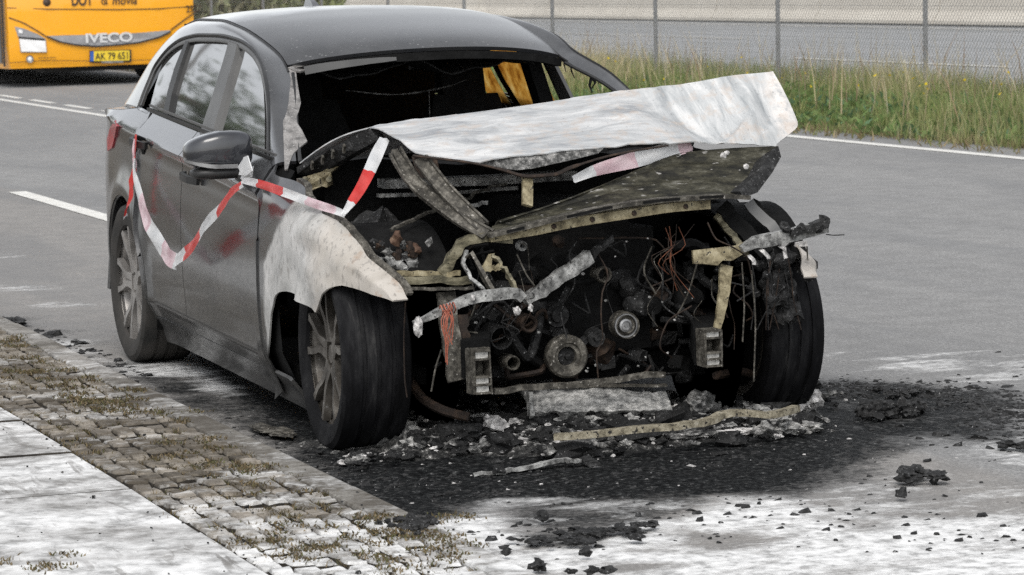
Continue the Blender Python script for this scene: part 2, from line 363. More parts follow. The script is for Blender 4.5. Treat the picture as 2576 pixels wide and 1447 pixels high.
def glass_side():
    b = NB('smoked_window_glass'); p = b.pos()
    c = b.ramp(b.noise(p, 3, 5, .6), [(.3, (.02, .02, .02)), (.7, (.055, .055, .054))])
    b.set(c, .04, 0., 1.0, 1.0, .03); b.b.inputs['IOR'].default_value = 1.9; return b.m
M['glass'] = glass_side()
def glass_amber():
    b = NB('amber_sooty_glass'); p = b.pos(); tr = b.new('ShaderNodeBsdfTransparent'); gl = b.new('ShaderNodeBsdfTranslucent'); mx = b.new('ShaderNodeMixShader')
    c = b.ramp(b.noise(p, 14, 7, .65), [(.3, (.42, .22, .06)), (.5, (.78, .54, .22)), (.7, (.92, .76, .45))])
    b.put(tr, 0, c); b.put(gl, 0, c); b.put(mx, 0, .55)
    b.t.links.new(tr.outputs[0], mx.inputs[1]); b.t.links.new(gl.outputs[0], mx.inputs[2]); b.t.links.new(mx.outputs[0], b.out.inputs[0]); return b.m
M['amber'] = glass_amber()
M['crazed'] = mottled('crazed_windscreen', [(.38, (.09, .085, .08)), (.5, (.20, .19, .18)), (.62, (.30, .285, .27))], 16, 9, .4, bump=.35, bscale=140, dist=.002, spec=.5, nrough=.7, specks=(160, .62, (.42, .41, .40)))

def tape_mat(name, c1, c2):
    b = NB(name); v = b.coord()
    c = b.ramp(b.noise(v, 16, 4, .5), [(.35, c1), (.65, c2)])
    b.set(c, .35, 0., .5); b.bump(b.noise(v, 30, 4, .6, 1.), .35, .006)
    tl = b.new('ShaderNodeBsdfTranslucent'); b.put(tl, 0, c); mx = b.new('ShaderNodeMixShader'); mx.inputs[0].default_value = .3
    b.t.links.new(b.b.outputs[0], mx.inputs[1]); b.t.links.new(tl.outputs[0], mx.inputs[2]); b.t.links.new(mx.outputs[0], b.out.inputs[0]); return b.m
M['tape_red'] = tape_mat('red_tape', (.62, .035, .03), (.72, .10, .09)); M['tape_white'] = tape_mat('white_tape', (.66, .67, .68), (.82, .82, .82)); M['tape_pink'] = tape_mat('faded_pink_tape', (.62, .42, .46), (.78, .62, .65))

# road with soot and dried extinguishing foam carried as attributes of the mesh
def road_mat():
    b = NB('asphalt_road'); p = b.pos(); x, y, z = b.sep(p)
    g = b.math('ADD', b.math('MULTIPLY', b.noise(p, 110, 4, .75), .5), b.math('MULTIPLY', b.noise(p, 52, 4, .75), .5)); big = b.noise(p, .9, 5, .55); mid = b.noise(p, 6, 6, .6)
    st = b.pos(scale=(.12, 1, 1))
    base = b.ramp(g, [(.38, (.09, .09, .09)), (.47, (.20, .198, .195)), (.53, (.28, .277, .27)), (.62, (.50, .495, .485))])
    base = b.mix(.35, base, b.ramp(b.noise(st, 1.6, 5, .6), [(.3, (.18, .18, .18)), (.7, (.29, .287, .28))]))
    near = b.ramp(b.math('ADD', y, b.math('MULTIPLY', big, .2)), [(.80, 1.), (.90, 0.)])
    base = b.mix(b.math('MULTIPLY', near, .30), base, (.235, .205, .175))
    base = b.mix(b.ramp(mid, [(.40, .35), (.56, 0.)]), base, (.15, .148, .145))
    base = b.mix(b.ramp(b.noise(b.pos(scale=(.25, 1, 1)), 1.1, 7, .62, .4), [(.40, .42), (.54, 0.)]), base, (.155, .157, .160))
    soot, foam, ash = b.attr('soot'), b.attr('foam'), b.attr('ash')
    n1 = b.noise(p, 4, 9, .68, .6); n2 = b.noise(p, 34, 5, .7); n3 = b.noise(b.pos(scale=(1, .45, 1), rot=(0, 0, R(20))), 5, 9, .66, .9)
    sm = b.math('ADD', soot, b.math('MULTIPLY', b.math('SUBTRACT', b.math('ADD', b.math('MULTIPLY', n1, .55), b.math('MULTIPLY', n2, .45)), .5), 2.3))
    sm = b.math('MULTIPLY', b.ramp(sm, [(.28, 0.), (.52, .62), (.80, 1.)]), b.ramp(soot, [(.02, 0.), (.15, 1.)]))
    sc_ = b.ramp(b.noise(p, 42, 9, .76), [(.38, (.0025, .0026, .0028)), (.47, (.007, .0075, .008)), (.54, (.018, .019, .0195)), (.60, (.045, .046, .046)), (.68, (.22, .22, .215))])
    base = b.mix(sm, base, sc_)
    fm = b.math('ADD', foam, b.math('MULTIPLY', b.math('SUBTRACT', b.math('ADD', b.math('MULTIPLY', n3, .72), b.math('MULTIPLY', n2, .28)), .5), 1.9))
    fm = b.math('MULTIPLY', b.ramp(fm, [(.36, 0.), (.72, 1.)]), b.ramp(foam, [(.01, 0.), (.12, 1.)]))
    fc = b.ramp(b.noise(p, 18, 8, .7), [(.38, (.34, .34, .335)), (.47, (.60, .60, .592)), (.58, (.78, .78, .77))])
    base = b.mix(fm, base, fc)
    dk = b.math('MULTIPLY', b.ramp(b.noise(p, 24, 5, .7), [(.64, 0.), (.70, 1.)]), b.ramp(b.noise(p, 3, 4), [(.45, 0.), (.6, 1.)]))
    base = b.mix(b.math('MULTIPLY', b.math('MULTIPLY', dk, ash), .9), base, (.02, .02, .021))
    rough = b.math('SUBTRACT', .85, b.math('MULTIPLY', sm, .12))
    b.set(base, rough, 0., b.math('SUBTRACT', .35, b.math('MULTIPLY', sm, .27)))
    h = b.math('ADD', b.math('MULTIPLY', g, .5), b.math('ADD', b.math('MULTIPLY', b.math('MULTIPLY', sm, b.noise(p, 40, 6, .7)), 2.2), b.math('MULTIPLY', fm, .9)))
    b.bump(h, .75, .006)
    return b.m
M['road'] = road_mat()

def paving_mat(name, c0, c1, c2, foam_lo, foam_hi, moss=.0, full=False):
    """stone with joints dirt; dried foam lies on it by position along the pavement"""
    b = NB(name); p = b.pos(); x, y, z = b.sep(p); info = b.new('ShaderNodeObjectInfo')
    rnd = info.outputs['Random']
    c = b.ramp(b.math('ADD', b.math('MULTIPLY', b.noise(p, 30, 9, .75), .8), b.math('MULTIPLY', rnd, .24)), [(.38, c0), (.52, c1), (.66, c2)])
    c = b.mix(b.ramp(b.noise(p, 5, 5, .6), [(.42, .7), (.58, 0.)]), c, (.06, .05, .038))
    n = b.noise(b.pos(scale=(1, .5, 1), rot=(0, 0, R(-20))), 3.2, 9, .66, .7); n2 = b.noise(p, 26, 5, .65)
    f = b.ramp(x, [(.0, 0.), (1., 1.)])
    amt = b.new('ShaderNodeMapRange'); b.put(amt, 0, x); amt.inputs[1].default_value = foam_lo; amt.inputs[2].default_value = foam_hi; amt.inputs[3].default_value = .38 if not full else .60; amt.inputs[4].default_value = .60 if not full else .60
    t = b.math('ADD', amt.outputs[0], b.math('MULTIPLY', b.math('SUBTRACT', b.math('ADD', b.math('MULTIPLY', n, .7), b.math('MULTIPLY', n2, .3)), .5), 1.3 if full else 1.7))
    fm = b.ramp(t, [(.38, 0.), (.66, 1.)])
    if not full: fm = b.math('MULTIPLY', fm, b.ramp(amt.outputs[0], [(.30, .7), (.45, 1.)]))
    fc = b.ramp(b.noise(p, 10, 9, .7), [(.38, (.34, .34, .335)), (.47, (.60, .60, .592)), (.58, (.78, .78, .77))])
    if full:   # broom and hose marks swept through the foam
        sv = b.pos(scale=(.22, 1.0, 0), rot=(0, 0, R(-9))); s1 = b.noise(sv, 9, 6, .65, .8); s2 = b.noise(b.pos(scale=(.16, 1.0, 0), rot=(0, 0, R(14))), 22, 5, .6, .5)
        sw = b.math('MAXIMUM', b.ramp(s1, [(.33, .7), (.42, 0.)]), b.math('MULTIPLY', b.ramp(s2, [(.37, .75), (.44, 0.)]), b.ramp(b.noise(p, 1.6, 4), [(.44, 0.), (.58, 1.)])))
        fm = b.math('MULTIPLY', fm, b.math('SUBTRACT', 1., sw))
    c = b.mix(fm, c, fc)
    sp = b.ramp(b.noise(p, 60, 3, .6), [(.69, 0.), (.72, .8)]); c = b.mix(sp, c, (.05, .048, .045))
    b.set(c, .85, 0., .3); b.bump(b.math('ADD', b.math('MULTIPLY', b.noise(p, 60, 5, .65), .7), fm), .5, .004); return b.m
M['sett'] = paving_mat('granite_sett', (.075, .064, .05), (.20, .175, .14), (.34, .305, .26), 3.2, 5.2)
M['kerb'] = paving_mat('granite_kerb', (.13, .12, .105), (.23, .22, .20), (.33, .315, .295), 4.2, 5.6)
M['slab'] = paving_mat('concrete_slab', (.26, .25, .24), (.33, .325, .315), (.40, .39, .38), -1, 6, full=True)
M['bedding'] = mottled('joint_soil', [(.35, (.012, .010, .008)), (.6, (.04, .034, .026))], 12, 6, .95, bump=.6, bscale=60)
M['moss'] = mottled('dry_moss', [(.3, (.10, .075, .02)), (.55, (.20, .15, .05)), (.75, (.16, .17, .05))], 14, 5, .95, bump=.5)
M['can_face'] = mottled('bare_scaled_steel', [(.34, (.10, .10, .095)), (.45, (.34, .335, .315)), (.56, (.52, .51, .48)), (.68, (.66, .65, .62))], 40, 9, .65, .1, bump=.5, bscale=110, dist=.004, nrough=.72)
M['mirror_cap'] = mottled('black_mirror_cap', [(.3, (.012, .013, .016)), (.7, (.03, .032, .038))], 9, 5, .25, bump=0, spec=.5, coat=.8)
M['scorched'] = mottled('dull_scorched_strip', [(.34, (.05, .042, .03)), (.44, (.17, .15, .105)), (.55, (.30, .27, .20)), (.68, (.46, .43, .36))], 30, 10, .7, .1, bump=.6, bscale=110, dist=.005, nrough=.75, specks=(70, .6, (.02, .018, .016)))
M['lineW'] = mottled('road_paint', [(.3, (.50, .49, .46)), (.5, (.68, .67, .63)), (.7, (.76, .75, .72))], 9, 7, .7, bump=.3, bscale=80, specks=(60, .68, .3))
M['soil'] = mottled('verge_soil', [(.3, (.05, .042, .03)), (.6, (.11, .09, .065))], 3, 6, .95, bump=.4)
M['motorway'] = mottled('motorway_asphalt', [(.35, (.26, .27, .275)), (.65, (.33, .335, .34))], 1.2, 6, .85, bump=.1, stretch=(.1, 1, 1))
M['concrete'] = mottled('pale_concrete', [(.3, (.50, .46, .40)), (.6, (.62, .58, .51))], .8, 7, .85, bump=.1, stretch=(.5, 1, 1))
M['concrete_dk'] = mottled('grey_beige_panel', [(.3, (.38, .345, .30)), (.6, (.46, .42, .37))], .6, 7, .85, bump=.1, stretch=(.5, 1, 1))
M['galv'] = mottled('galvanised_steel', [(.3, (.26, .265, .27)), (.7, (.38, .385, .39))], 6, 4, .5, .5, bump=0)
M['wire'] = mottled('fence_wire', [(.3, (.22, .22, .215)), (.7, (.30, .30, .295))], 6, 3, .6, .2, bump=0)
def leaf_mat(name, rough=.75):
    b = NB(name); c = b.attr('tint', 'Color'); b.set(c, rough, 0., .25)
    tl = b.new('ShaderNodeBsdfTranslucent'); b.put(tl, 0, c); mx = b.new('ShaderNodeMixShader'); mx.inputs[0].default_value = .35
    b.t.links.new(b.b.outputs[0], mx.inputs[1]); b.t.links.new(tl.outputs[0], mx.inputs[2]); b.t.links.new(mx.outputs[0], b.out.inputs[0]); return b.m
M['grass'] = leaf_mat('grass_blades')
M['bark'] = mottled('bark', [(.3, (.05, .04, .03)), (.7, (.12, .10, .08))], 12, 6, .9, bump=.5)
M['bus'] = mottled('yellow_bus_paint', [(.3, (.86, .37, .010)), (.7, (.90, .41, .014))], 1.5, 3, .3, bump=0, coat=.8)
M['bus_dark'] = mottled('bus_dark_plastic', [(.3, .015), (.7, .03)], 5, 3, .5, bump=0)
M['bus_grey'] = mottled('bus_grey_grille', [(.3, (.26, .26, .27)), (.7, (.36, .36, .37))], 5, 3, .4, .3, bump=0)
M['bus_glass'] = mottled('bus_glass', [(.3, (.05, .055, .06)), (.7, (.09, .095, .10))], 2, 3, .08, bump=0, spec=.8)
M['white_lamp'] = mottled('headlight_lens', [(.3, .7), (.7, .9)], 10, 3, .15, bump=0, spec=.8)
M['plate_y'] = mottled('yellow_plate', [(.3, (.70, .50, .02)), (.7, (.76, .55, .04))], 5, 3, .5, bump=0)
M['plate_b'] = mottled('blue_plate_band', [(.3, (.03, .09, .35)), (.7, (.04, .12, .42))], 5, 3, .5, bump=0)
M['ink'] = mottled('black_print', [(.3, .015), (.7, .03)], 5, 3, .6, bump=0)
M['ink_brown'] = mottled('dark_print', [(.3, (.05, .03, .02)), (.7, (.07, .045, .03))], 5, 3, .6, bump=0)
M['tail'] = mottled('red_tail_lens', [(.3, (.28, .02, .03)), (.7, (.42, .05, .06))], 5, 3, .2, bump=0, spec=.7)
# ------------------------------------------------------------------ road with stains
def inside(px, py, poly_):
    q = np.array(poly_); n = len(q); r = np.zeros(px.shape, bool); j = n-1
    for i in range(n):
        c = ((q[i, 1] > py) != (q[j, 1] > py)) & (px < (q[j, 0]-q[i, 0])*(py-q[i, 1])/(q[j, 1]-q[i, 1]+1e-12)+q[i, 0]); r ^= c; j = i
    return r
def pdist(px, py, poly_):
    q = np.array(poly_); n = len(q); d = np.full(px.shape, 1e9)
    for i in range(n):
        a, b = q[i], q[(i+1) % n]; ab = b-a; t = np.clip(((px-a[0])*ab[0]+(py-a[1])*ab[1])/(ab@ab+1e-12), 0, 1)
        d = np.minimum(d, np.hypot(px-a[0]-t*ab[0], py-a[1]-t*ab[1]))
    return d
def stain(X, Y, pix, soft, val, z=0.):
    q = [P(u, v, z=z)[:2] for u, v in pix]; d = pdist(X, Y, q); s = np.where(inside(X, Y, q), d, -d)
    return val*ss(-soft, soft, s)
xs = np.concatenate([[-400, -200, -120, -80, -60, -45, -35, -28, -22, -17, -13], np.arange(-10, -2, .25), np.arange(-2, 7, .045), [7.2, 8, 10, 14, 20, 40]])
ys = np.concatenate([np.arange(-1.14, 2.6, .045), np.arange(2.6, 8.3, .3), [8.45]])
X, Y = np.meshgrid(xs, ys, indexing='ij')
soot = np.maximum.reduce([
    stain(X, Y, [(560, 1010), (430, 905), (700, 860), (1500, 900), (2060, 965), (2120, 1010), (2190, 1080), (2180, 1180), (1980, 1245), (1800, 1250), (1500, 1270), (1290, 1255), (1150, 1300), (1010, 1315), (860, 1255), (720, 1140)], .26, 1.05),
    stain(X, Y, [(270, 915), (430, 880), (560, 985), (700, 1060), (760, 1160), (620, 1100), (420, 1010)], .10, .62),
    stain(X, Y, [(2040, 960), (2250, 962), (2576, 985), (2576, 1120), (2350, 1105), (2200, 1170), (1900, 1250), (1700, 1245)], .30, .85),
    stain(X, Y, [(1250, 1270), (1500, 1240), (1850, 1250), (1700, 1300), (1600, 1330), (1400, 1340), (1280, 1320)], .10, .62),
    stain(X, Y, [(1300, 1340), (1530, 1320), (1560, 1345), (1400, 1380), (1330, 1370)], .06, .7),
    stain(X, Y, [(0, 800), (60, 790), (250, 850), (250, 880), (60, 850)], .25, .40)])
foam = np.maximum.reduce([
    stain(X, Y, [(990, 1330), (1100, 1300), (1200, 1262), (1290, 1250), (1330, 1290), (1500, 1300), (1650, 1300), (1800, 1245), (2000, 1238), (2150, 1290), (2400, 1300), (2700, 1260), (2900, 1700), (1200, 1700)], .16, .70),
    stain(X, Y, [(1150, 1300), (1300, 1240), (1560, 1250), (1900, 1260), (1800, 1330), (1400, 1340)], .12, .5),
    stain(X, Y, [(2000, 1240), (2300, 1180), (2576, 1200), (2700, 1300), (2100, 1310)], .12, .42),
    stain(X, Y, [(2350, 1115), (2700, 1080), (2800, 1250), (2500, 1190)], .15, .48),
    stain(X, Y, [(2040, 895), (2300, 870), (2800, 880), (2800, 1010), (2300, 975), (2050, 965)], .5, .44),
    stain(X, Y, [(180, 890), (300, 905), (470, 890), (560, 940), (640, 1000), (540, 1000), (420, 950), (300, 950)], .12, .56),
    stain(X, Y, [(-50, 715), (90, 715), (120, 728), (-50, 735)], .35, .75), stain(X, Y, [(95, 760), (200, 755), (245, 770), (110, 778)], .3, .68),
    stain(X, Y, [(-50, 640), (100, 632), (120, 645), (-50, 660)], .4, .55), stain(X, Y, [(60, 850), (240, 840), (300, 960), (200, 940)], .12, .46)])
foam *= 1-np.maximum.reduce([stain(X, Y, pq, .07, .55) for pq in ([(1250, 1290), (1420, 1278), (1570, 1310), (1500, 1372), (1350, 1385), (1270, 1330)], [(1680, 1335), (1900, 1345), (1980, 1365), (1780, 1385)], [(1560, 1280), (1780, 1285), (1700, 1318)], [(2050, 1300), (2250, 1310), (2180, 1340)], [(1450, 1410), (1680, 1420), (1600, 1440)])])
ashm = stain(X, Y, [(900, 1260), (1500, 1180), (2100, 900), (2800, 880), (2900, 1600), (1300, 1600)], .4, 1.0)+stain(X, Y, [(0, 780), (250, 780), (300, 900), (500, 1000), (300, 980), (0, 880)], .3, .9)
b_ = MB(); G = np.stack([X, Y, np.zeros_like(X)], -1); b_.grid(G)
road = b_.build('road', M['road'], sharp=0); tag(road, kind='structure')
# a broad gentle unevenness and the crust of burnt residue in front of the car
me = road.data; co = np.empty(len(me.vertices)*3, np.float32); me.vertices.foreach_get('co', co); co = co.reshape(-1, 3)
sf = soot.ravel()
for i in np.nonzero(sf > .25)[0]:
    wx, wy = X.ravel()[i], Y.ravel()[i]; co[i, 2] += .012*sf[i]*max(0, nz((wx, wy, 0), 6, 3)+.3*nz((wx, wy, 0), 15, 4))
me.vertices.foreach_set('co', co.ravel())
for nme, arr in (('soot', soot), ('foam', foam), ('ash', np.clip(ashm, 0, 1))):
    a = me.attributes.new(nme, 'FLOAT', 'POINT'); a.data.foreach_set('value', arr.ravel().astype(np.float32))

# ground sheet to the horizon
b_ = MB(); g = np.array([[[x, y, -.14] for y in (-600, -1.2, 8.4, 600)] for x in (-900, -60, 0, 30, 300)]); b_.grid(g); tag(b_.build('ground', M['soil']), kind='structure')
b_ = MB(); b_.box((-100, 10.9, -.045), (330, 4.9, .11)); tag(b_.build('verge', M['soil']), kind='structure')
b_ = MB(); b_.box((-120, 20.6, -.07), (420, 14.4, .12)); tag(b_.build('motorway', M['motorway']), kind='structure')

def line(x0, x1, y, wd, n=12, z=.004, seed=0):
    b = MB(); t = np.linspace(x0, x1, n); b.grid(np.array([[[a, y-wd/2, z], [a, y+wd/2, z]] for a in t])); o = b.build('road_marking', M['lineW'], sharp=0); tag(o, kind='structure'); return o
line(-70, 9, 7.84, .14); line(-10.7, -7.2, .74, .13)
line(-60, -5, 4.05, .11)
for k in range(7): line(-24.2-2.1*k, -22.8-2.1*k, 4.34, .10)
line(-22.2, -6, 4.34, .10)
for x in (-26, -45, -64, -83): line(x-13 if x < -30 else x-7, x, 16.9 if x > -40 else 21.3, .16, z=.0)
line(-200, 0, 26.6, .2, z=.0)

# ------------------------------------------------------------------ pavement: kerb, strip of setts, slabs
pav = MB(); pav.box((3.0, -2.95, .0), (14.6, 3.26, .13)); pav = pav.build('pavement', M['bedding']); tag(pav, kind='structure')
kb = MB(); kb.box((3.0, -1.19, -.02), (14.6, .10, .13)); kb = kb.build('kerb', M['bedding']); tag(kb, kind='structure')
x = -4.0
while x < 8.2:
    L = random.choice((.92, 1.0, 1.08)); b = MB(); V = np.array([[a, c, d] for a in (x+.005, x+L-.006) for c in (-1.243+random.gauss(0, .003), -1.140) for d in (-.03, .084)])
    b.add(V, [(0, 1, 3, 2), (4, 6, 7, 5), (0, 4, 5, 1), (2, 3, 7, 6), (0, 2, 6, 4), (1, 5, 7, 3)])
    o = b.build('kerb_stone', M['kerb'], kb, smooth=False)
    bv = o.modifiers.new('edge', 'BEVEL'); bv.width = .010; bv.segments = 2; o.location.z += random.uniform(-.004, .003); x += L
# setts: several worn stones whose meshes are shared
sett_me = []; sett_geo = []
for q in range(9):
    a, c, h = .0415*random.uniform(.86, 1.04), .0285*random.uniform(.86, 1.04), .055
    ring = lambda r, z: [(a*(1-(1-r)*.6)*sx*random.uniform(.93, 1.05), c*r*sy*random.uniform(.93, 1.05), z+random.uniform(-.0025, .0025)) for sx, sy in ((-1, -1), (0, -1.03), (1, -1), (1.04, 0), (1, 1), (0, 1.03), (-1, 1), (-1.04, 0))]
    V = ring(.98, -h/2)+ring(1.0, h*.36)+ring(.86, h*.5)+[(0, 0, h*.51)]
    F = [(i, (i+1) % 8, 8+(i+1) % 8, 8+i) for i in range(8)]+[(8+i, 8+(i+1) % 8, 16+(i+1) % 8, 16+i) for i in range(8)]+[(16+i, 16+(i+1) % 8, 24) for i in range(8)]
    sett_geo.append((np.array(V), F)); me = bpy.data.meshes.new('sett'); me.from_pydata(V, [], F); me.shade_smooth(); me.set_sharp_from_angle(angle=R(35)); me.materials.append(M['sett']); me.materials.append(M['bedding'])
    for f_ in range(8): me.polygons[f_].material_index = 1
    sett_me.append(me)
rest = MB(); ns = 0; spots = []
for r, xr in enumerate(np.arange(-4.2, 6.2, .0985)):
    for kk in range(7): spots.append((xr+random.uniform(-.006, .006)+.03*math.sin(kk*2.1)+.045*(kk % 2), -1.250-.032-kk*.0655+random.uniform(-.004, .004), .053+random.uniform(-.005, .005)))
spots.sort(key=lambda t: -t[0])
spots = [t for t in spots if t[0] < 5.75]+[t for t in spots if t[0] >= 5.75]
for xx, yy, zz in spots:
    q = random.randrange(9); rot = (random.gauss(0, .04), random.gauss(0, .03), random.gauss(0, .06))
    if ns < 300 and xx < 5.75:
        o = bpy.data.objects.new('sett', sett_me[q]); C.objects.link(o); o.parent = pav; o.location = np.array([xx, yy, zz])-WO[pav.name]; o.rotation_euler = rot; ns += 1
    else:
        V, F = sett_geo[q]; M3 = np.array(Matrix.Rotation(rot[2], 3, 'Z') @ Matrix.Rotation(rot[0], 3, 'X')); rest.add(V @ M3.T+[xx, yy, zz], F[:8], 1); rest.add(V @ M3.T+[xx, yy, zz], F[8:])
o = rest.build('sett_paving', [M['sett'], M['bedding']], pav, sharp=35); o['kind'] = 'stuff'
for ix in range(-5, 9):
    for iy in range(3):
        x0 = ix*.80+.13; y0 = -1.713-iy*.625
        b = MB(); b.box((x0, y0-.3125, .055), (.789, .615, .055)); b.mi = [0 if all(b.v[i][2] > .06 for i in f) else 1 for f in b.f]; o = b.build('paving_slab', [M['slab'], M['bedding']], pav, smooth=False)
        bv = o.modifiers.new('edge', 'BEVEL'); bv.width = .004; bv.segments = 1
        o.rotation_euler = (random.gauss(0, .004), random.gauss(0, .004), random.gauss(0, .003)); o.location.z += random.uniform(-.002, .003)

# ------------------------------------------------------------------ dry moss and tufts along the pavement joints
def blades(name, spec, mat):
    """spec: arrays base(n,3), height, width, lean(n,2), colour(n,3) -> one mesh of bent blades"""
    base, h, wd, lean, colr = spec; n = len(h)
    ang = rng.uniform(0, math.pi, n); dx = np.stack([np.cos(ang), np.sin(ang), np.zeros(n)], 1)*(wd/2)[:, None]
    mid = base+np.stack([lean[:, 0]*.35, lean[:, 1]*.35, h*.55], 1); tip = base+np.stack([lean[:, 0], lean[:, 1], h], 1)
    V = np.stack([base-dx, base+dx, mid+dx*.7, mid-dx*.7, tip], 1).reshape(-1, 3)
    me = bpy.data.meshes.new(name); me.vertices.add(5*n); me.vertices.foreach_set('co', V.astype(np.float32).ravel())
    o5 = np.arange(n)*5; lp = np.stack([o5, o5+1, o5+2, o5+3, o5+3, o5+2, o5+4], 1).ravel()
    me.loops.add(7*n); me.loops.foreach_set('vertex_index', lp.astype(np.int32)); me.polygons.add(2*n)
    me.polygons.foreach_set('loop_start', np.stack([np.arange(n)*7, np.arange(n)*7+4], 1).ravel().astype(np.int32)); me.update(calc_edges=True)
    a = me.attributes.new('tint', 'FLOAT_COLOR', 'POINT'); c4 = np.ones((n, 5, 4), np.float32); c4[:, :, :3] = colr[:, None, :]; a.data.foreach_set('color', c4.ravel())
    me.materials.append(mat); ob = bpy.data.objects.new(name, me); C.objects.link(ob); WO[ob.name] = np.zeros(3); return ob
def tuft_field(centres, per, rad, h0, h1, wd, cols):
    n = len(centres)*per; ce = np.repeat(np.array(centres), per, 0); g = rng.normal(0, 1, (n, 2))*rad
    base = ce.copy(); base[:, :2] += g*np.array([1.6, 1]); h = rng.uniform(h0, h1, n)
    return base, h, np.full(n, wd), rng.normal(0, 1, (n, 2))*h[:, None]*.7, np.array(cols)[rng.integers(0, len(cols), n)]*rng.uniform(.7, 1.25, (n, 1))
mossc = [(.15, .11, .055), (.20, .155, .085), (.12, .10, .05), (.24, .19, .12), (.09, .075, .05), (.12, .12, .055)]
cent = [P(u, v, z=.083) for u, v in [(20, 870), (90, 905), (60, 930), (40, 945), (130, 940), (210, 990), (240, 1010), (260, 1005), (275, 1030), (225, 1020), (350, 1020), (300, 985), (390, 1050), (15, 855), (80, 1400), (765, 1325), (725, 1378), (760, 1372), (800, 1384), (1000, 1316), (1040, 1330), (1070, 1350), (1100, 1372), (1130, 1390), (1060, 1320), (1010, 1425), (960, 1360), (940, 1330), (460, 1110), (500, 1140), (620, 1180), (560, 1170), (640, 1240), (150, 960), (180, 975)]]
j = []
for k in range(330):
    xr = random.uniform(-1.5, 5.6); j.append((xr, -1.250-.0655*random.choice(range(8))+random.gauss(0, .006), .072))
cs = [(c[0]+random.gauss(0, .09), c[1]+random.gauss(0, .05), c[2]) for c in cent for q in range(4)]
s1 = tuft_field(cs, 45, .020, .003, .012, .006, mossc); s2 = tuft_field(j, 26, .016, .004, .018, .004, mossc)
o = blades('dry_moss', [np.concatenate([a, b]) for a, b in zip(s1, s2)], M['grass']); tag(o, kind='stuff')

# ------------------------------------------------------------------ verge grass
n = 105000
gx = -60+58*rng.random(n)**.75; gy = 8.25+4.6*rng.random(n)
dens = 1.5*np.array([nz((a*.32, b*.9, 0), 1.2, 2) for a, b in zip(gx, gy)])
front = ss(8.2, 9.3, gy); hh = (.10+.32*front)*(1+.5*dens)*rng.uniform(.4, 1.15, n)
hh *= 1-.45*ss(10.3, 12.5, gy)
straw = np.clip(ss(.38, .68, hh)*.7+.25*dens+rng.normal(0, .22, n), 0, 1)[:, None]
green = np.array([[.19, .25, .075], [.24, .28, .10], [.15, .21, .075], [.28, .28, .12]])[rng.integers(0, 4, n)]
dry = np.array([[.58, .49, .30], [.48, .40, .24], [.64, .56, .38], [.44, .35, .23]])[rng.integers(0, 4, n)]
colr = (green*(1-straw)+dry*straw)*rng.uniform(.75, 1.25, (n, 1))
base = np.stack([gx, gy, np.full(n, .01)], 1)
tag(blades('grass', (base, hh, rng.uniform(.005, .012, n), rng.normal(0, 1, (n, 2))*hh[:, None]*.22, colr), M['grass']), kind='stuff')
n = 3400; gx = -58+55*rng.random(n)**.75; gy = 8.7+4.2*rng.random(n); kd = np.array([nz((a*.35, b, 0), 1.1, 6) for a, b in zip(gx, gy)]); keep = kd > -.15; gx, gy = gx[keep], gy[keep]; n = len(gx); hh = rng.uniform(.35, .85, n)
tag(blades('tall_dry_grass', (np.stack([gx, gy, np.zeros(n)], 1), hh, rng.uniform(.007, .015, n), rng.normal(0, 1, (n, 2))*hh[:, None]*.2, np.array([[.56, .47, .30], [.42, .34, .22], [.34, .24, .16], [.62, .55, .40]])[rng.integers(0, 4, n)]*rng.uniform(.7, 1.2, (n, 1))), M['grass']), kind='stuff')
# low leafy weeds and small yellow flowers in front of the fence
n = 16000; gx = -34+31*rng.random(n); gy = 8.3+1.9*rng.random(n)
k = np.array([nz((a*.6, b, 0), 1.3, 9) for a, b in zip(gx, gy)]); keep = k > -.1; gx, gy, k = gx[keep], gy[keep], k[keep]; n = len(gx)
hz = (.12+.3*ss(8.3, 9.6, gy))*rng.uniform(.3, 1.1, n)
colr = np.array([[.12, .20, .07], [.16, .24, .08], [.11, .19, .10], [.20, .26, .10]])[rng.integers(0, 4, n)]*rng.uniform(.7, 1.3, (n, 1))
base = np.stack([gx, gy, hz*.5], 1)
tag(blades('weeds', (base, rng.uniform(.03, .07, n), rng.uniform(.03, .055, n), rng.normal(0, .05, (n, 2)), colr), M['grass']), kind='stuff')
n = 70; gx = -26+22*rng.random(n); gy = 8.6+1.6*rng.random(n); b0 = np.stack([gx, gy, rng.uniform(.2, .5, n)], 1)
tag(blades('wild_flowers', (b0, np.full(n, .022), np.full(n, .026), rng.normal(0, .02, (n, 2)), np.tile(np.array([[.70, .52, .02]]), (n, 1))), M['grass']), kind='stuff')
n = 4200; gx = -40+37*rng.random(n); gy = 8.5-.5*rng.random(n)**2.2; b0 = np.stack([gx, gy, np.full(n, .0)], 1)
tag(blades('dry_edge_grass', (b0, rng.uniform(.02, .12, n), np.full(n, .014), rng.normal(0, .07, (n, 2)), np.array([[.24, .19, .10], [.20, .22, .08], [.30, .24, .14]])[rng.integers(0, 3, n)]*rng.uniform(.6, 1.3, (n, 1))), M['grass']), kind='stuff')

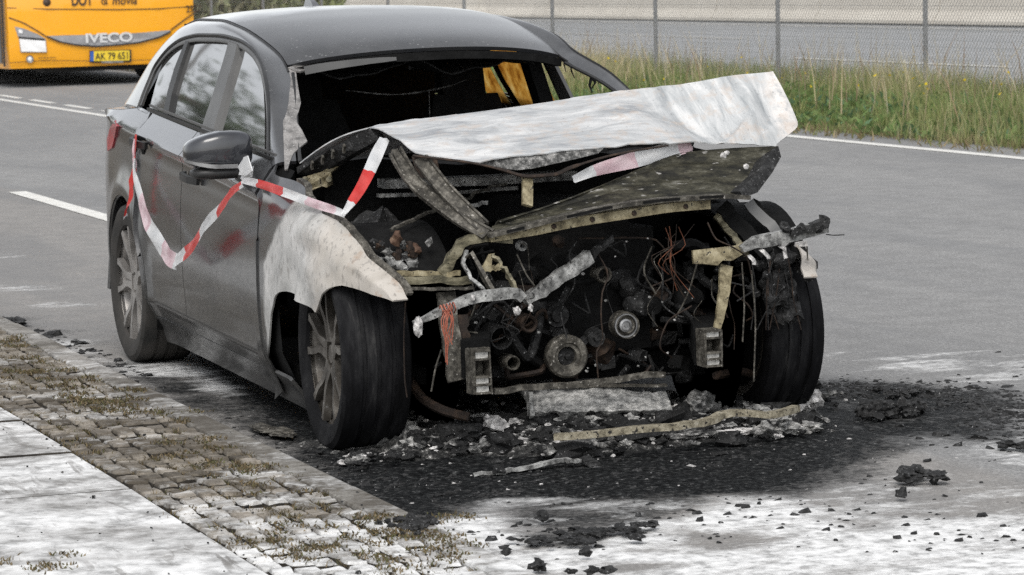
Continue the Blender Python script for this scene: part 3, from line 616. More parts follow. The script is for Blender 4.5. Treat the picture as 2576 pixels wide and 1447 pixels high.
# ------------------------------------------------------------------ chain-link fence
FY = 10.6
fence = thing('chain_link_fence', 'tall chain link fence with thin grey posts standing in the roadside grass', 'fence', (-20, FY, 0))
fb = MB(); pit = .060; H0, H1 = .05, 2.0; HH = H1-H0; x0, x1 = -62., -4.
for x in np.arange(x0-HH, x1+HH, pit*1.0):
    for sgn in (1, -1):
        fb.tube([(x, FY+.002*sgn, H0), (x+sgn*HH, FY+.002*sgn, H1)], .0026 if x > -28 else .0012, 3, cap=False)
for z in (H0+.02, 1.02, H1): fb.tube([(x0, FY, z), (x1, FY, z)], .0025, 3)
fb.build('wire_mesh', M['wire'], fence, sharp=0)
for kx in range(17):
    x = -15.98-3.49*(kx-3); tb = MB(); tb.tube([(x-.05, FY+.05, -.05), (x, FY+.05, 2.1)], .024, 10); tb.build('post', M['galv'], fence)

# ------------------------------------------------------------------ concrete barrier beyond the motorway
wal = thing('concrete_wall', 'long pale concrete wall along the far side of the motorway', 'wall', (-60, 28, 0))
b = MB(); prof = [(27.78, -.1), (27.80, .10), (27.95, .30), (28.0, .72), (28.2, .72), (28.2, -.1)]
for a in np.arange(-170, 30, 6.0):
    b = MB(); V = [(a+e, y, z) for e in (.03, 5.97) for y, z in prof]; n_ = len(prof)
    b.add(V, [tuple(range(n_)), tuple(range(2*n_-1, n_-1, -1))]+[(i, i+n_, (i+1) % n_+n_, (i+1) % n_) for i in range(n_)]); b.build('barrier_segment', M['concrete'], wal, smooth=False)
    b = MB(); b.box((a+3, 28.65, 1.4), (5.9, .18, 3.0)); b.build('panel', M['concrete_dk'], wal, smooth=False)
b = MB(); b.box((-70, 27.72, .0), (200, .1, .06)); b.build('gutter', M['bus_dark'], wal, smooth=False)

# ------------------------------------------------------------------ bushes along the fence behind the car
def bush(label, c, rad, ht, nl, pal, seed):
    t = thing('bush', label, 'bush', c, 'bushes growing along the fence'); r2 = np.random.default_rng(seed)
    st = MB()
    for q in range(9):
        a = r2.uniform(0, 6.28); e = np.array([math.cos(a)*rad*.7, math.sin(a)*rad*.7, ht*r2.uniform(.6, .95)]); st.tube(spline([c, c+e*[.3, .3, .5], c+e], 6), [.03, .025, .02, .015, .01, .006], 5)
    st.build('stem', M['bark'], t)
    d = r2.normal(0, 1, (nl, 3)); d /= np.linalg.norm(d, axis=1)[:, None]; rr = r2.uniform(.35, 1, nl)**.6
    lump = np.array([1+.45*nz(x, 1.8, seed) for x in d]); p = d*(rr*lump)[:, None]*[rad, rad, ht*.5]+np.array(c)+[0, 0, ht*.52]
    p = p[p[:, 2] > .02]; n_ = len(p); cl = np.array(pal)[r2.integers(0, len(pal), n_)]*r2.uniform(.6, 1.4, (n_, 1))
    o = blades('foliage', (p, r2.uniform(.08, .26, n_), r2.uniform(.07, .13, n_), r2.normal(0, .13, (n_, 2)), cl), M['grass'])
    o.parent = t; o.location = -np.array(c, float)
palA = [(.36, .36, .22), (.48, .45, .30), (.24, .26, .14)]; palB = [(.34, .38, .16), (.44, .46, .22), (.22, .26, .10)]
bush('large grey-green bush beside the bus, behind the car roof', np.array(P(560, 60, x=-52)*[1, 1, 0]), 1.3, 2.6, 3600, palA, 3)
bush('yellow-green bush behind the roof aerial of the car', np.array(P(740, 40, x=-55)*[1, 1, 0]), 1.3, 2.3, 3200, palB, 4)
bush('sparse pale bush between the two fuller bushes behind the car', np.array(P(645, 40, x=-58)*[1, 1, 0]), 1.1, 2.2, 1800, [(.55, .50, .38), (.40, .37, .26)], 5)

def street_tree(label, c, ht, seed):
    r2 = np.random.default_rng(seed); t = thing('street_tree', label, 'tree', c, 'street trees on the pavement'); c = np.array(c, float)
    b = MB(); b.tube(spline([c, c+[.05, .03, ht*.3], c+[0, .1, ht*.62], c+[.1, 0, ht*.9]], 14), np.linspace(.13, .03, 14), 9)
    tips = []
    for k in range(16):
        a = r2.uniform(0, 6.28); h0 = r2.uniform(.28, .75)*ht; L = r2.uniform(.8, 1.7); p0 = c+[0, 0, h0]; e = p0+[math.cos(a)*L, math.sin(a)*L, r2.uniform(.3, .9)]
        b.tube(spline([p0, lerp(p0, e, .5)+[0, 0, .1], e], 6), np.linspace(.045, .012, 6), 6); tips += [lerp(p0, e, q) for q in (.5, .75, 1.)]
    b.build('trunk', M['bark'], t)
    P0 = np.concatenate([tp+r2.normal(0, .26, (300, 3)) for tp in tips]); n_ = len(P0); cl = np.array([(.05, .09, .025), (.07, .11, .03), (.04, .07, .02)])[r2.integers(0, 3, n_)]*r2.uniform(.7, 1.3, (n_, 1))
    o = blades('crown', (P0, r2.uniform(-.05, .09, n_), r2.uniform(.05, .08, n_), r2.normal(0, .07, (n_, 2)), cl), M['grass']); o.parent = t; o.location = -c
street_tree('slender leafy tree on the pavement behind the car, mirrored in its side windows', (-15.5, -4.2, .08), 5.2, 31)
# ------------------------------------------------------------------ the burnt hatchback
car = thing('burnt_car', 'burnt out dark grey hatchback with its bonnet buckled and its front end gone', 'car', (1.35, 0, 0))
NARROW[0] = True
WB = 2.69; ARX, ARZ = 0.0, .312
half = cubic([-.90, -.84, -.74, -.55, -.3, 0, .5, 1.5, 2.3, 2.75, 3.0, 3.2, 3.42], [.56, .68, .755, .825, .862, .876, .880, .880, .882, .882, .862, .815, .60])
zs_ = lambda x: .913-.072*(x-.25)+.03*np.clip(-.1-x, 0, 1)      # shoulder line
zb_ = lambda x: .992-.060*(x-.2)                                # foot of the side windows
z0_ = lambda x: .150-.020*(x-.9)                                # sill
prof_lo = cubic([0, .06, .13, .16, .24, .32, .5, .72, .86, .955, .985, 1.0], [.075, .050, .024, .010, .008, .004, 0, .003, .012, .018, .010, .004])
prof_hi = cubic([0, .05, .5, 1.0], [.004, .009, .043, .080])
def side(x, z):
    s, b, o = zs_(x), zb_(x), z0_(x)
    d = prof_lo(np.clip((z-o)/(s-o), 0, 1)) if z <= s else prof_hi(np.clip((z-s)/(b-s), 0, 1))
    y = half(x)-d
    for cx, rr in ((0., .352), (WB, .372)):
        r = math.hypot(x-cx, z-ARZ); y += .014*math.exp(-((r-rr-.02)/.05)**2)
    return y
def green(x, z): return half(x)-.082-.48*(z-zb_(x))-.05*max(0., -x)*1.2   # plane of the side windows
def hit(fn, u, v, sgn=-1, extra=0.):
    y = -.85 if sgn < 0 else .85
    for _ in range(12):
        p = P(u, v, y=y); y = sgn*(fn(p[0], p[2])+extra)
    p = P(u, v, y=y); p[1] = sgn*(fn(p[0], p[2])+extra); return p
def on_side(x, z, sgn=-1, inset=0.): return np.array([x, sgn*(side(x, z)-inset), z])
def sheet(A, B, nrow, fn=None, sgn=-1, inset=0.):
    """grid between two matched (x, z) curves, laid on the body side"""
    A, B = np.array(A, float), np.array(B, float)
    G = np.zeros((len(A), nrow, 3))
    for i in range(len(A)):
        for j in range(nrow):
            q = lerp(A[i], B[i], j/(nrow-1)); G[i, j] = on_side(q[0], q[1], sgn, inset) if fn is None else fn(q, i/(len(A)-1), j/(nrow-1))
    return G
def both(name, G, mat, thick=.012, part=None, sides=(-1, 1)):
    """right-hand panel from a grid with outward normals, and its mirror image on the left"""
    out = []
    for sgn in sides:
        g = np.array(G).copy()
        if sgn > 0: g[..., 1] *= -1; g = g[::-1]
        b = MB(); b.grid(g, thick=thick); out.append(b.build(name, mat, part or car, sharp=40))
    return out

AR = .352
# door and panel edges on the side, as (x, z)
zr = np.linspace(0, 1, 72)
def door_rear_edge(t):
    z = lerp(z0_(.4)+.055, zb_(.2), t); r = AR+.035
    a = math.sqrt(max(r*r-(z-ARZ)**2, 0)) if z < ARZ+r else 0
    return np.array([max(a, .175+.06*ss(.55, .9, z)) if z > .5 else max(a, .30), z])
fd_front = lambda t: np.array([2.035+.018*math.sin(t*3.1)-.02*t, lerp(z0_(2.0)+.05, zb_(2.0), t)])
b_seam = lambda t: np.array([.965-.012*t, lerp(z0_(.96)+.052, zb_(.96), t)])
RD0 = [door_rear_edge(t) for t in zr]; BS = [b_seam(t) for t in zr]; FD1 = [fd_front(t) for t in zr]
gp = np.array([.0035, 0])
n = 34
# rows run up the door, so each grid is (along x, up z)
def door_grid(L, Rr, nx=30):
    G = np.zeros((nx, len(L), 3))
    for i in range(nx):
        for j in range(len(L)):
            q = lerp(L[j], Rr[j], i/(nx-1)); G[i, j] = on_side(q[0], q[1])
    return G
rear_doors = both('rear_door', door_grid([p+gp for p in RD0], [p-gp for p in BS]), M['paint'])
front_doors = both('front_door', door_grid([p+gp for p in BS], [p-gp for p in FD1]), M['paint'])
# sill below the doors
xsill = np.linspace(.33, 2.30, 40)
G = np.zeros((40, 7, 3))
for i, x in enumerate(xsill):
    for j, t in enumerate(np.linspace(0, 1, 7)):
        z = lerp(z0_(x)-.055, z0_(x)+.048, t); G[i, j] = (x, -(side(x, max(z, z0_(x)))-.012*(1-t)-.02*max(0, .45-t)), z)
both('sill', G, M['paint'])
# rear quarter: from the arch outwards
th = np.linspace(R(-24), R(206), 46); inner = np.stack([ARX+AR*np.cos(th), ARZ+AR*np.sin(th)], 1)
outer = poly(np.array([door_rear_edge(t)-gp for t in np.linspace(0, 1, 14)]).tolist()+[(0, zb_(0)), (-.25, .99), (-.5, .985), (-.70, .965), (-.80, .90), (-.84, .70), (-.845, .45), (-.80, .22), (-.55, .20)], 46)
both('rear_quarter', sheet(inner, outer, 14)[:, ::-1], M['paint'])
for sgn in (-1, 1):
    lip = MB(); g = np.zeros((46, 3, 3))
    for i, (a, c) in enumerate(inner):
        y = side(a, c); k = .97
        g[i, 0] = (a, sgn*(y-.004), c); g[i, 1] = (ARX+(a-ARX)*.985, sgn*(y-.01), ARZ+(c-ARZ)*.985); g[i, 2] = (ARX+(a-ARX)*1.0, sgn*(y-.06), ARZ+(c-ARZ)*1.0)
    lip.grid(g); lip.build('arch_lip', M['paint'], car)
# dark inner shell behind all seams and openings
b = MB()
for sgn in (-1, 1):
    for xa, xb in ((.36, 2.2),):
        g = np.array([[(x, sgn*(side(x, z)-.028), z) for z in np.linspace(z0_(x)+.03, zb_(x)-.01, 8)] for x in np.linspace(xa, xb, 14)]); b.grid(g)
    for cx in (0.,):
        g = []
        for t in np.linspace(R(-25), R(205), 24): g.append([(cx+.372*math.cos(t), sgn*yy, ARZ+.372*math.sin(t)) for yy in (.84, .70, .52)])
        b.grid(np.array(g)); b.lathe([(.001, 0), (.372, 0)], (cx, sgn*.52, ARZ), (0, 1, 0), 24)
b.box((.9, 0, .17), (2.6, 1.56, .06)); b.box((-.55, 0, .42), (.50, 1.3, .34)); b.box((-.45, 0, .80), (.75, 1.2, .3))
b.build('inner_shell', M['soot'], car)
# rear end: bumper, hatch, tail lamps
b = MB(); g = np.array([[(-.90+.10*abs(t)**3+.02*math.sin(q*3), .78*t*(1-.03*q), lerp(.22, .60, q)) for q in np.linspace(0, 1, 6)] for t in np.linspace(1, -1, 17)]); b.grid(g, thick=.02); b.build('rear_bumper', M['paint'], car)
b = MB(); g = np.array([[(lerp(-.88, -.62, max(0, q-.35)/.65)+.06*abs(t)**3, t*lerp(.72, .50, max(0, q-.3)/.7), lerp(.60, 1.27, q)) for q in np.linspace(0, 1, 10)] for t in np.linspace(1, -1, 15)]); b.grid(g, thick=.02); b.build('tailgate', M['paint'], car)
tl = [hit(side, u, v, -1, .006) for u, v in [(289, 303), (293, 318), (287, 350), (281, 372), (270, 380), (268, 352), (276, 322)]]
for sgn in (-1, 1):
    b = MB(); t_ = np.array(tl).copy()
    if sgn > 0: t_[:, 1] *= -1; t_ = t_[::-1]
    b.plate(t_, (0, sgn, 0), .03); b.build('tail_light', M['tail'], car, smooth=False)

# ------------------------------------------------------------------ upper body
def cp(a, b_): return 229.3+.23768*a, .23768*b_
D_px = [(676, 432), (677, 350), (677, 285), (674, 238), (667, 192), (655, 153), (634, 122), (599, 100), (550, 89), (503, 88), (460, 97), (430, 116), (404, 145), (384, 178), (364, 226), (348, 270)]
D = np.array([hit(green, u, v) for u, v in D_px])
NS = 60
Ds = spline(D, NS)
# line where the roof skin meets the side frame (black drip seam), from pillar foot to the tailgate corner
Rp = np.array([(2.10, -.748, .890), (1.84, -.682, .985), (1.58, -.612, 1.092), (1.40, -.567, 1.166), (1.24, -.553, 1.222), (1.02, -.556, 1.272), (.72, -.557, 1.318), (.38, -.550, 1.342), (.05, -.540, 1.342), (-.22, -.525, 1.325), (-.40, -.520, 1.290), (-.52, -.545, 1.235), (-.60, -.590, 1.16), (-.66, -.640, 1.075), (-.70, -.70, .985)])
# parameters along R that face the points of D
def resample(Pn, k, n_):
    return spline(Pn, n_)
Rs = spline(Rp, NS)
# correspondence by arc fraction, weighted so that the pillars face each other
def bulge(i, j, a, b_, t):
    p = lerp(a, b_, t); e = b_-a; s = math.sin(math.pi*t); return p+np.array([0, -.020*s, .012*s])+np.array([.012*s*max(0, 1-i*3.0), 0, 0])
G = np.zeros((NS, 9, 3))
for i in range(NS):
    for j in range(9): G[i, j] = bulge(i/(NS-1), j, Ds[i], Rs[i], j/8)
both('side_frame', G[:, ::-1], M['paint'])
# body below the rear windows and round the tail corner
lo = np.array([(x, z) for x, z in [(.17, zb_(.17)+.002), (0, zb_(0)+.002), (-.25, .992), (-.5, .987), (-.70, .967)]]); lo = np.array([on_side(x, z, -1) for x, z in lo])
hi = np.array([Ds[-1]+[0.02, 0, 0], Ds[-1], lerp(Ds[-1], Rs[-1], .4), lerp(Ds[-1], Rs[-1], .75), Rs[-1]])
G = np.array([[lerp(a, b_, t) for t in np.linspace(0, 1, 5)] for a, b_ in zip(spline(lo, 20), spline(hi, 20))]); both('rear_shoulder', G[::-1], M['paint'])
# base of the front pillar, filling from pillar to door top
# roof
rt_ = np.array([p for p in spline(np.concatenate([[(1.345, -.556, 1.184)], Rp[4:11]]), 40)])
G = np.zeros((40, 25, 3))
for i, p in enumerate(rt_):
    t = i/39; cr = .040-.012*ss(0, .4, t)
    for j, q in enumerate(np.linspace(-1, 1, 25)):
        a = abs(q); front = 1-ss(0, .5, t)
        G[i, j] = (p[0]+(.10*(1-a*a))*front-.14*(1-a*a)*ss(.85, 1, t), -p[1]*q*.995, p[2]+cr*(1-a**2.2)-.006*a**8)
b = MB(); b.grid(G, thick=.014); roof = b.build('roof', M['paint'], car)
for sgn in (-1, 1):
    b = MB(); b.tube(spline([(p[0], sgn*(abs(p[1])+.003), p[2]+.001) for p in Rp[3:12]], 40), .0050, 5); b.build('roof_seam', M['trim'], car)
G_roof_end = G[-1].copy(); HEAD = G[0].copy()                       # front edge of the roof = header
# header rail under the roof edge, partly ash grey
b = MB(); b.bar([p+[.012, 0, -.016] for p in HEAD[::2]], .03, .028, up=(0, 0, 1)); b.build('header_rail', M['soot'], car)
b = MB(); hb = [HEAD[j]+[.030, 0, -.018] for j in range(1, 9)]; b.bar(hb, .010, [.030, .030, .028, .026, .024, .020, .018, .012], up=(0, 0, 1)); b.build('windscreen_seal', M['frame_grey'], car)
for sgn in (-1, 1):
    b = MB(); b.tube(spline([(p[0]+.006, sgn*(abs(p[1])-.012), p[2]-.004) for p in Rp[:4]], 24), .0065, 5); b.build('pillar_seal', M['trim'], car)
# antenna fin
fc = P(788, 14, y=0.0); fx_ = fc[0]; b = MB(); fin = [(-.085, 0), (.085, 0), (.02, .03), (-.05, .055), (-.085, .05)]
rz = 1.366
V = [(fx_+a, s*.022*(1-h/.07), rz+h) for s in (-1, 1) for a, h in fin]; b.add(V, [(4, 3, 2, 1, 0), (5, 6, 7, 8, 9)]+[(i, (i+1) % 5, (i+1) % 5+5, i+5) for i in range(5)]); b.build('roof_aerial', M['paint'], car)

# door frames, panes and pillars -------------------------------------------------
cen = Ds.mean(0)
def inset_curve(Cv, d):
    out = []
    for i in range(len(Cv)):
        t = Cv[min(i+1, len(Cv)-1)]-Cv[max(i-1, 0)]; nn = np.array([t[2], 0, -t[0]]); nn /= np.linalg.norm(nn[[0, 2]])+1e-9
        if nn @ ((cen-Cv[i])*[1, 0, 1]) < 0: nn = -nn
        q = Cv[i]+nn*d; q[1] = -(green(q[0], q[2])-.004); out.append(q)
    return np.array(out)
D1 = inset_curve(Ds, .006); D2 = inset_curve(Ds, .025)
G = np.array([[lerp(a, c, t)+[0, .004*math.sin(t*3.14)*-1, 0] for t in np.linspace(0, 1, 4)] for a, c in zip(D1, D2)]); both('door_frame', G, M['frame_grey'], .012)
for sgn in (-1, 1):
    b = MB(); q = Ds.copy(); q[:, 1] = np.abs(q[:, 1])*sgn; b.tube(q, .0068, 5); b.build('window_seal', M['trim'], car)
    # bright line and black strip at the foot of the windows
    xs_ = np.linspace(.15, 2.0, 24)
    b = MB(); b.bar([(x, sgn*(green(x, zb_(x)+.010)+.004), zb_(x)+.010) for x in xs_], .012, .011); b.build('waist_strip', M['trim'], car)
    b = MB(); b.bar([(x, sgn*(green(x, zb_(x)+.022)+.002), zb_(x)+.024) for x in xs_], .008, .008); b.build('waist_trim', M['frame_grey'], car)
def gp_(px): return np.array([hit(green, u, v, -1, -.016) for u, v in px])
q_glass = gp_([(372, 288), (391, 215), (408, 160), (430, 126), (452, 110), (468, 105), (440, 175), (422, 235), (408, 302)])
r_glass = gp_([(416, 308), (430, 235), (450, 165), (471, 107), (505, 101), (545, 101), (574, 106), (560, 160), (538, 230), (515, 300), (498, 352)])
f_glass = gp_([(524, 364), (545, 290), (567, 210), (588, 140), (594, 115), (618, 124), (640, 147), (655, 180), (663, 225), (666, 285), (666, 350), (664, 430)])
def pane(name, pl, mat, sgn, inset=0., parent=None, th=.004):
    p = np.array(pl).copy()
    if sgn > 0: p[:, 1] *= -1
    b = MB(); c0 = p.mean(0); k = len(p)
    # fan with an inner ring so that the pane follows the curve of the side
    ring = lerp(p, c0, .5)
    V = np.concatenate([p, ring, [c0]]); F = []
    for i in range(k):
        j = (i+1) % k; F += [(i, j, k+j, k+i), (k+i, k+j, 2*k)]
    if sgn > 0: F = [f[::-1] for f in F]
    F = [f[::-1] for f in F]
    for q in V: q[1] = sgn*(green(q[0], q[2])-.016-inset)
    nv_ = len(V); Bk = V.copy(); Bk[:, 1] -= sgn*th
    b.add(np.concatenate([V, Bk]), F+[tuple(i+nv_ for i in f[::-1]) for f in F]+[(i, (i+1) % k, (i+1) % k+nv_, i+nv_)[::sgn] for i in range(k)]); return b.build(name, mat, parent or car)
pane('rear_side_window', r_glass, M['glass'], -1); pane('quarter_window', q_glass, M['glass'], -1); pane('front_side_window', f_glass, M['glass'], -1)
pane('rear_side_window', r_glass, M['amber'], 1); pane('quarter_window', q_glass, M['amber'], 1)
# pillar covers between the panes (dark grey), both sides
def strip(name, px, mat, sgn, out=.004):
    p = np.array([hit(green, u, v, -1, out) for u, v in px])
    if sgn > 0: p[:, 1] *= -1; p = p[::-1]
    b = MB(); b.plate(p[::-1] if sgn < 0 else p[::-1], (0, sgn, 0), .02); return b.build(name, mat, car, smooth=False)
for sgn in (-1, 1):
    strip('door_pillar', [(496, 356), (517, 290), (540, 222), (562, 150), (575, 104), (596, 112), (590, 140), (568, 214), (546, 292), (524, 368)], M['frame_grey'], sgn)
    strip('quarter_bar', [(406, 304), (420, 235), (438, 172), (466, 103), (474, 103), (453, 165), (432, 236), (418, 310)], M['trim'], sgn, 0.)
# charred tatters hanging in the empty front left window
b = MB()
for k in range(20):
    t = random.random(); x = lerp(1.75, 1.05, t); z = lerp(1.06, 1.235, ss(0, 1, t)); y = green(x, z)-.02; p = np.array([x, y, z]); L = random.uniform(.02, .09)
    b.bar([p, p+[random.gauss(0, .02), 0, -L*.6], p+[random.gauss(0, .03), .01, -L]], [.018, .012, .004], [.004, .004, .003], up=(0, 1, 0))
b.build('charred_tatters', M['char'], car)

# door handles, mirrors ----------------------------------------------------------
for sgn in (-1, 1):
    par = rear_doors if sgn < 0 else rear_doors
    for (hx, hz), door in (((.33, .885), rear_doors), ((1.13, .79), front_doors)):
        d = door[0 if sgn < 0 else 1]; y = side(hx, hz); b = MB()
        b.bar([(hx-.10, sgn*(y+.010), hz+.006), (hx-.05, sgn*(y+.034), hz+.004), (hx+.05, sgn*(y+.034), hz-.004), (hx+.10, sgn*(y+.010), hz-.010)], .016, .026); b.build('door_handle', M['trim'], d)
        b = MB(); b.lathe([(.001, .0), (.03, 0), (.036, .006)], (hx, sgn*(y-.004), hz-.012), (0, sgn, 0), 14); b.build('handle_recess', M['soot'], d)
def superq(c, r, e=.6, nu=24, nv=14, warp=None):
    V, F = [], []
    pw = lambda a, k: math.copysign(abs(a)**k, a)
    for i in range(nv+1):
        ph = -math.pi/2+math.pi*i/nv
        for j in range(nu):
            t = 2*math.pi*j/nu; p = np.array([pw(math.cos(ph), e)*pw(math.cos(t), e)*r[0], pw(math.cos(ph), e)*pw(math.sin(t), e)*r[1], pw(math.sin(ph), e)*r[2]])
            if warp: p = warp(p)
            V.append(np.array(c)+p)
    F = [(i*nu+j, i*nu+(j+1) % nu, (i+1)*nu+(j+1) % nu, (i+1)*nu+j) for i in range(nv) for j in range(nu)]
    return V, F
for sgn in (-1, 1):
    mc = np.array([1.77, sgn*.934, .905])
    def warp(p, sgn=sgn):
        o = p[1]*sgn/.115; q = p.copy()            # o = +1 at the outer tip
        q[2] *= 1-.30*max(0, o)-.0*o; q[2] += -.012*max(0, o)**2+.004; q[0] -= .035*max(0, o)**2
        if q[0] < 0: q[0] *= .6
        return q
    mr = MB(); V, F = superq(mc+[0, 0, .012], (.072, .116, .066), .50, warp=warp); mr.add(V, F); mo = mr.build('door_mirror', M['mirror_cap'], car, sharp=0)
    b = MB(); st = spline([mc+[.075, -sgn*.05, -.038], mc+[.074, sgn*.02, -.037], mc+[.055, sgn*.07, -.030], mc+[.0, sgn*.116, -.016]], 14)
    b.bar(st, .010, [.014, .014, .014, .014, .014, .014, .013, .013, .012, .012, .011, .010, .009, .006]); b.build('indicator_strip', M['alu'], mo)
    b = MB(); V, F = superq(mc+[.0, -sgn*.008, -.062], (.066, .108, .022), .7); b.add(V, F); b.bar([mc+[.02, -sgn*.06, -.068], mc+[.03, -sgn*.12, -.080]], .09, .045); b.build('mirror_foot', M['trim'], mo)
    b = MB(); b.lathe([(.001, 0), (.055, 0)], mc+[-.046, 0, 0], (-1, 0, 0), 16); b.build('mirror_glass', M['glass'], mo)

# windscreen: what is left of it, in the plane of the front pillars -----------------
wsA, wsB = np.array([1.40, -.555, 1.166]), np.array([2.10, -.738, .890]); wsC = np.array([1.40, .555, 1.166])
wn = np.cross(wsB-wsA, wsC-wsA); wn /= np.linalg.norm(wn)
def on_ws(u, v, off=0.):
    d = P(u, v, x=1.0)-CAM; t = ((wsA+wn*off-CAM) @ wn)/(d @ wn); return CAM+d*t
rem = [(713, 185), (722, 172), (744, 175), (747, 200), (752, 232), (757, 258), (752, 278), (746, 293), (748, 310), (760, 328), (773, 355), (757, 368), (738, 386), (730, 405), (724, 425), (716, 425), (713, 340), (711, 260)]
b = MB(); pts = np.array([on_ws(u, v) for u, v in rem]); s = 1 if wn[0] > 0 else -1; b.plate(pts, wn*s, .006); b.build('windscreen_remnant', M['crazed'], car, smooth=False)
rem2 = [(724, 170), (760, 158), (820, 148), (879, 139), (880, 146), (838, 158), (790, 168), (757, 180), (742, 178)]
b = MB(); pts = np.array([on_ws(u, v, .004*s) for u, v in rem2]); b.plate(pts, wn*s, .006); b.build('windscreen_top_edge', M['crazed'], car, smooth=False)

# burnt cabin -----------------------------------------------------------------------
b = MB(); b.bar([(1.95, y, .76+.02*math.sin(y*9)) for y in np.linspace(-.66, .66, 9)], .35, .22); b.lump((1.75, .38, .80), (.12, .22, .12), 3, 2, 1, .4); b.build('dashboard', M['soot'], car)
for sy in (-.36, .36):
    b = MB(); b.bar([(.95, sy, .42), (.80, sy, .80), (.72, sy, 1.02)], [.42, .44, .30], .10, up=(1, 0, .3)); b.bar([(.72, sy, 1.02), (.69, sy, 1.13)], .20, .07, up=(1, 0, 0)); b.box((1.1, sy, .38), (.5, .46, .12)); b.build('burnt_seat', M['soot'], car)
b = MB(); b.bar([(-.05, -.5, .86), (-.05, .5, .86)], .12, .50); b.bar([(-.1, -.4, 1.12), (-.1, -.2, 1.12)], .08, .12); b.bar([(-.1, .2, 1.12), (-.1, .4, 1.12)], .08, .12); b.build('rear_bench', M['soot'], car)
b = MB(); g = np.array([[(lerp(1.22, -.3, t), lerp(-.50, .50, q), 1.185+.09*t-.05*abs(math.sin(q*7+t*4))*(1-t)-.02*nz((t*9, q*9, 0), 1)) for q in np.linspace(0, 1, 30)] for t in np.linspace(0, 1, 20)]); b.grid(g, thick=.006); b.build('sagging_headliner', M['char'], car)
b = MB(); b.tube(spline([P(870, 228, x=1.15), P(1000, 238, x=1.0), P(1120, 222, x=.95), P(1200, 200, x=.9)], 14), [.004, .006, .008, .010, .008, .006, .008, .012, .010, .010, .008, .006, .005, .004], 6, flat=.4)
b.tube([P(1088, 228, x=1.0), P(1089, 262, x=1.0), P(1090, 305, x=1.0)], .0022, 4); b.build('hanging_strip', M['greyash'], car)
b = MB()
for sgn in (-1, 1):   # inner side of the centre pillars and roof rails
    b.bar([(.90, sgn*.585, 1.25), (.98, sgn*.655, 1.0), (1.02, sgn*.74, .6)], .07, .09, up=(1, 0, 0)); b.bar(spline([(p[0], sgn*(abs(p[1])-.010), p[2]-.016) for p in Rp[4:12]], 24), .03, .03)
    b.build('pillar_trim', M['soot'], car); b = MB()
sp = np.array([[lerp(p, np.array([-.63+.06*abs(p[1]/.5)**3, p[1]*.98, 1.262]), t) for t in np.linspace(0, 1, 4)] for p in G_roof_end]); b = MB(); b.grid(sp, thick=.012); b.build('rear_spoiler', M['paint'], car)
b = MB(); b.box((-.42, 0, 1.10), (.02, 1.05, .50), rot=(0, R(28), 0)); b.build('rear_window', M['soot'], car)
NARROW[0] = False
# ------------------------------------------------------------------ wheels
def wheel(cx, cy, cz, out, rubber, rimm, steer=0., width=.215, rad=.318, flat=0., burnt=False, rot0=0.):
    """out = -1 for the right side of the car; parts: tyre, rim, hub, brake disc"""
    ax = np.array([math.sin(steer)*out*1.0, out*math.cos(steer), 0.]); c = np.array([cx, cy, cz]); h = width/2
    wmb = MB()
    prof = [(.225, -h*.86), (.262, -h*.98), (.29, -h*1.0), (.308, -h*.93), (rad-.003, -h*.80)]
    for g in (-.42, 0, .42):
        prof += [(rad, h*(g-.07)-.0), (rad-.006, h*(g-.06)), (rad-.006, h*(g+.06)), (rad, h*(g+.07))]
    prof += [(rad-.003, h*.80), (.308, h*.93), (.29, h*1.0), (.262, h*.98), (.232, h*.90), (.225, h*.80)]
    wmb.lathe(prof, c, ax, 56, cap=False)
    V = np.array(wmb.v)
    if flat:
        V[:, 2] = np.where(V[:, 2] < cz-.05, np.maximum(V[:, 2], .004+.1*(V[:, 2]*0)), V[:, 2])
    tyre = finish('tyre', V, wmb.f, rubber, car, sharp=28)
    b = MB(); f = h*.86
    b.lathe([(.238, f), (.243, f-.006), (.240, f-.014), (.226, f-.022), (.218, f-.06), (.205, -h*.8), (.235, -h*.9)], c, ax, 48, cap=False)
    up = np.array([0, 0, 1.]); sd_ = np.cross(ax, up); sd_ /= np.linalg.norm(sd_)
    for k in range(5):
        for e in (-1, 1):
            a0 = rot0+k*2*math.pi/5; a1 = a0+e*R(15); a2 = a0+e*R(9)
            d1 = up*math.cos(a1)+sd_*math.sin(a1); d0 = up*math.cos(a2)+sd_*math.sin(a2); dh = up*math.cos(a0+e*R(22))+sd_*math.sin(a0+e*R(22))
            b.bar(spline([c+dh*.045+ax*(f-.035), c+d0*.11+ax*(f-.026), c+d1*.17+ax*(f-.016), c+d1*.226+ax*(f-.012)], 8), [.034, .030, .026, .023, .021, .020, .021, .026], [.036, .034, .032, .030, .028, .027, .026, .026], up=ax)
    b.lathe([(.001, f-.022), (.030, f-.020), (.034, f-.028), (.062, f-.030), (.066, f-.06)], c, ax, 24)
    for k in range(5):
        a0 = rot0+(k+.5)*2*math.pi/5; d = up*math.cos(a0)+sd_*math.sin(a0); b.lathe([(.001, .006), (.008, .005), (.009, 0)], c+d*.050+ax*(f-.030), ax, 8)
    b.build('rim', rimm, tyre, sharp=30)
    b = MB(); b.lathe([(.001, -.02), (.155, -.02), (.155, -.045), (.001, -.045)], c+ax*h*.3, ax, 36); b.box(c+ax*h*.2+sd_*.13, (.09, .06, .16)); b.build('brake_disc', M['burnt'] if burnt else M['rust'], tyre)
    b = MB(); b.lathe([(.001, -h*.5), (.20, -h*.5), (.215, -h*.8)], c, ax, 30); b.build('wheel_backing', M['soot'], tyre)
    return tyre
wheel(0, -.765, .312, -1, M['rubber_dusty'], M['rim'], width=.225, rot0=.25)
wheel(0, .69, .312, 1, M['rubber_dusty'], M['rim'], width=.225)
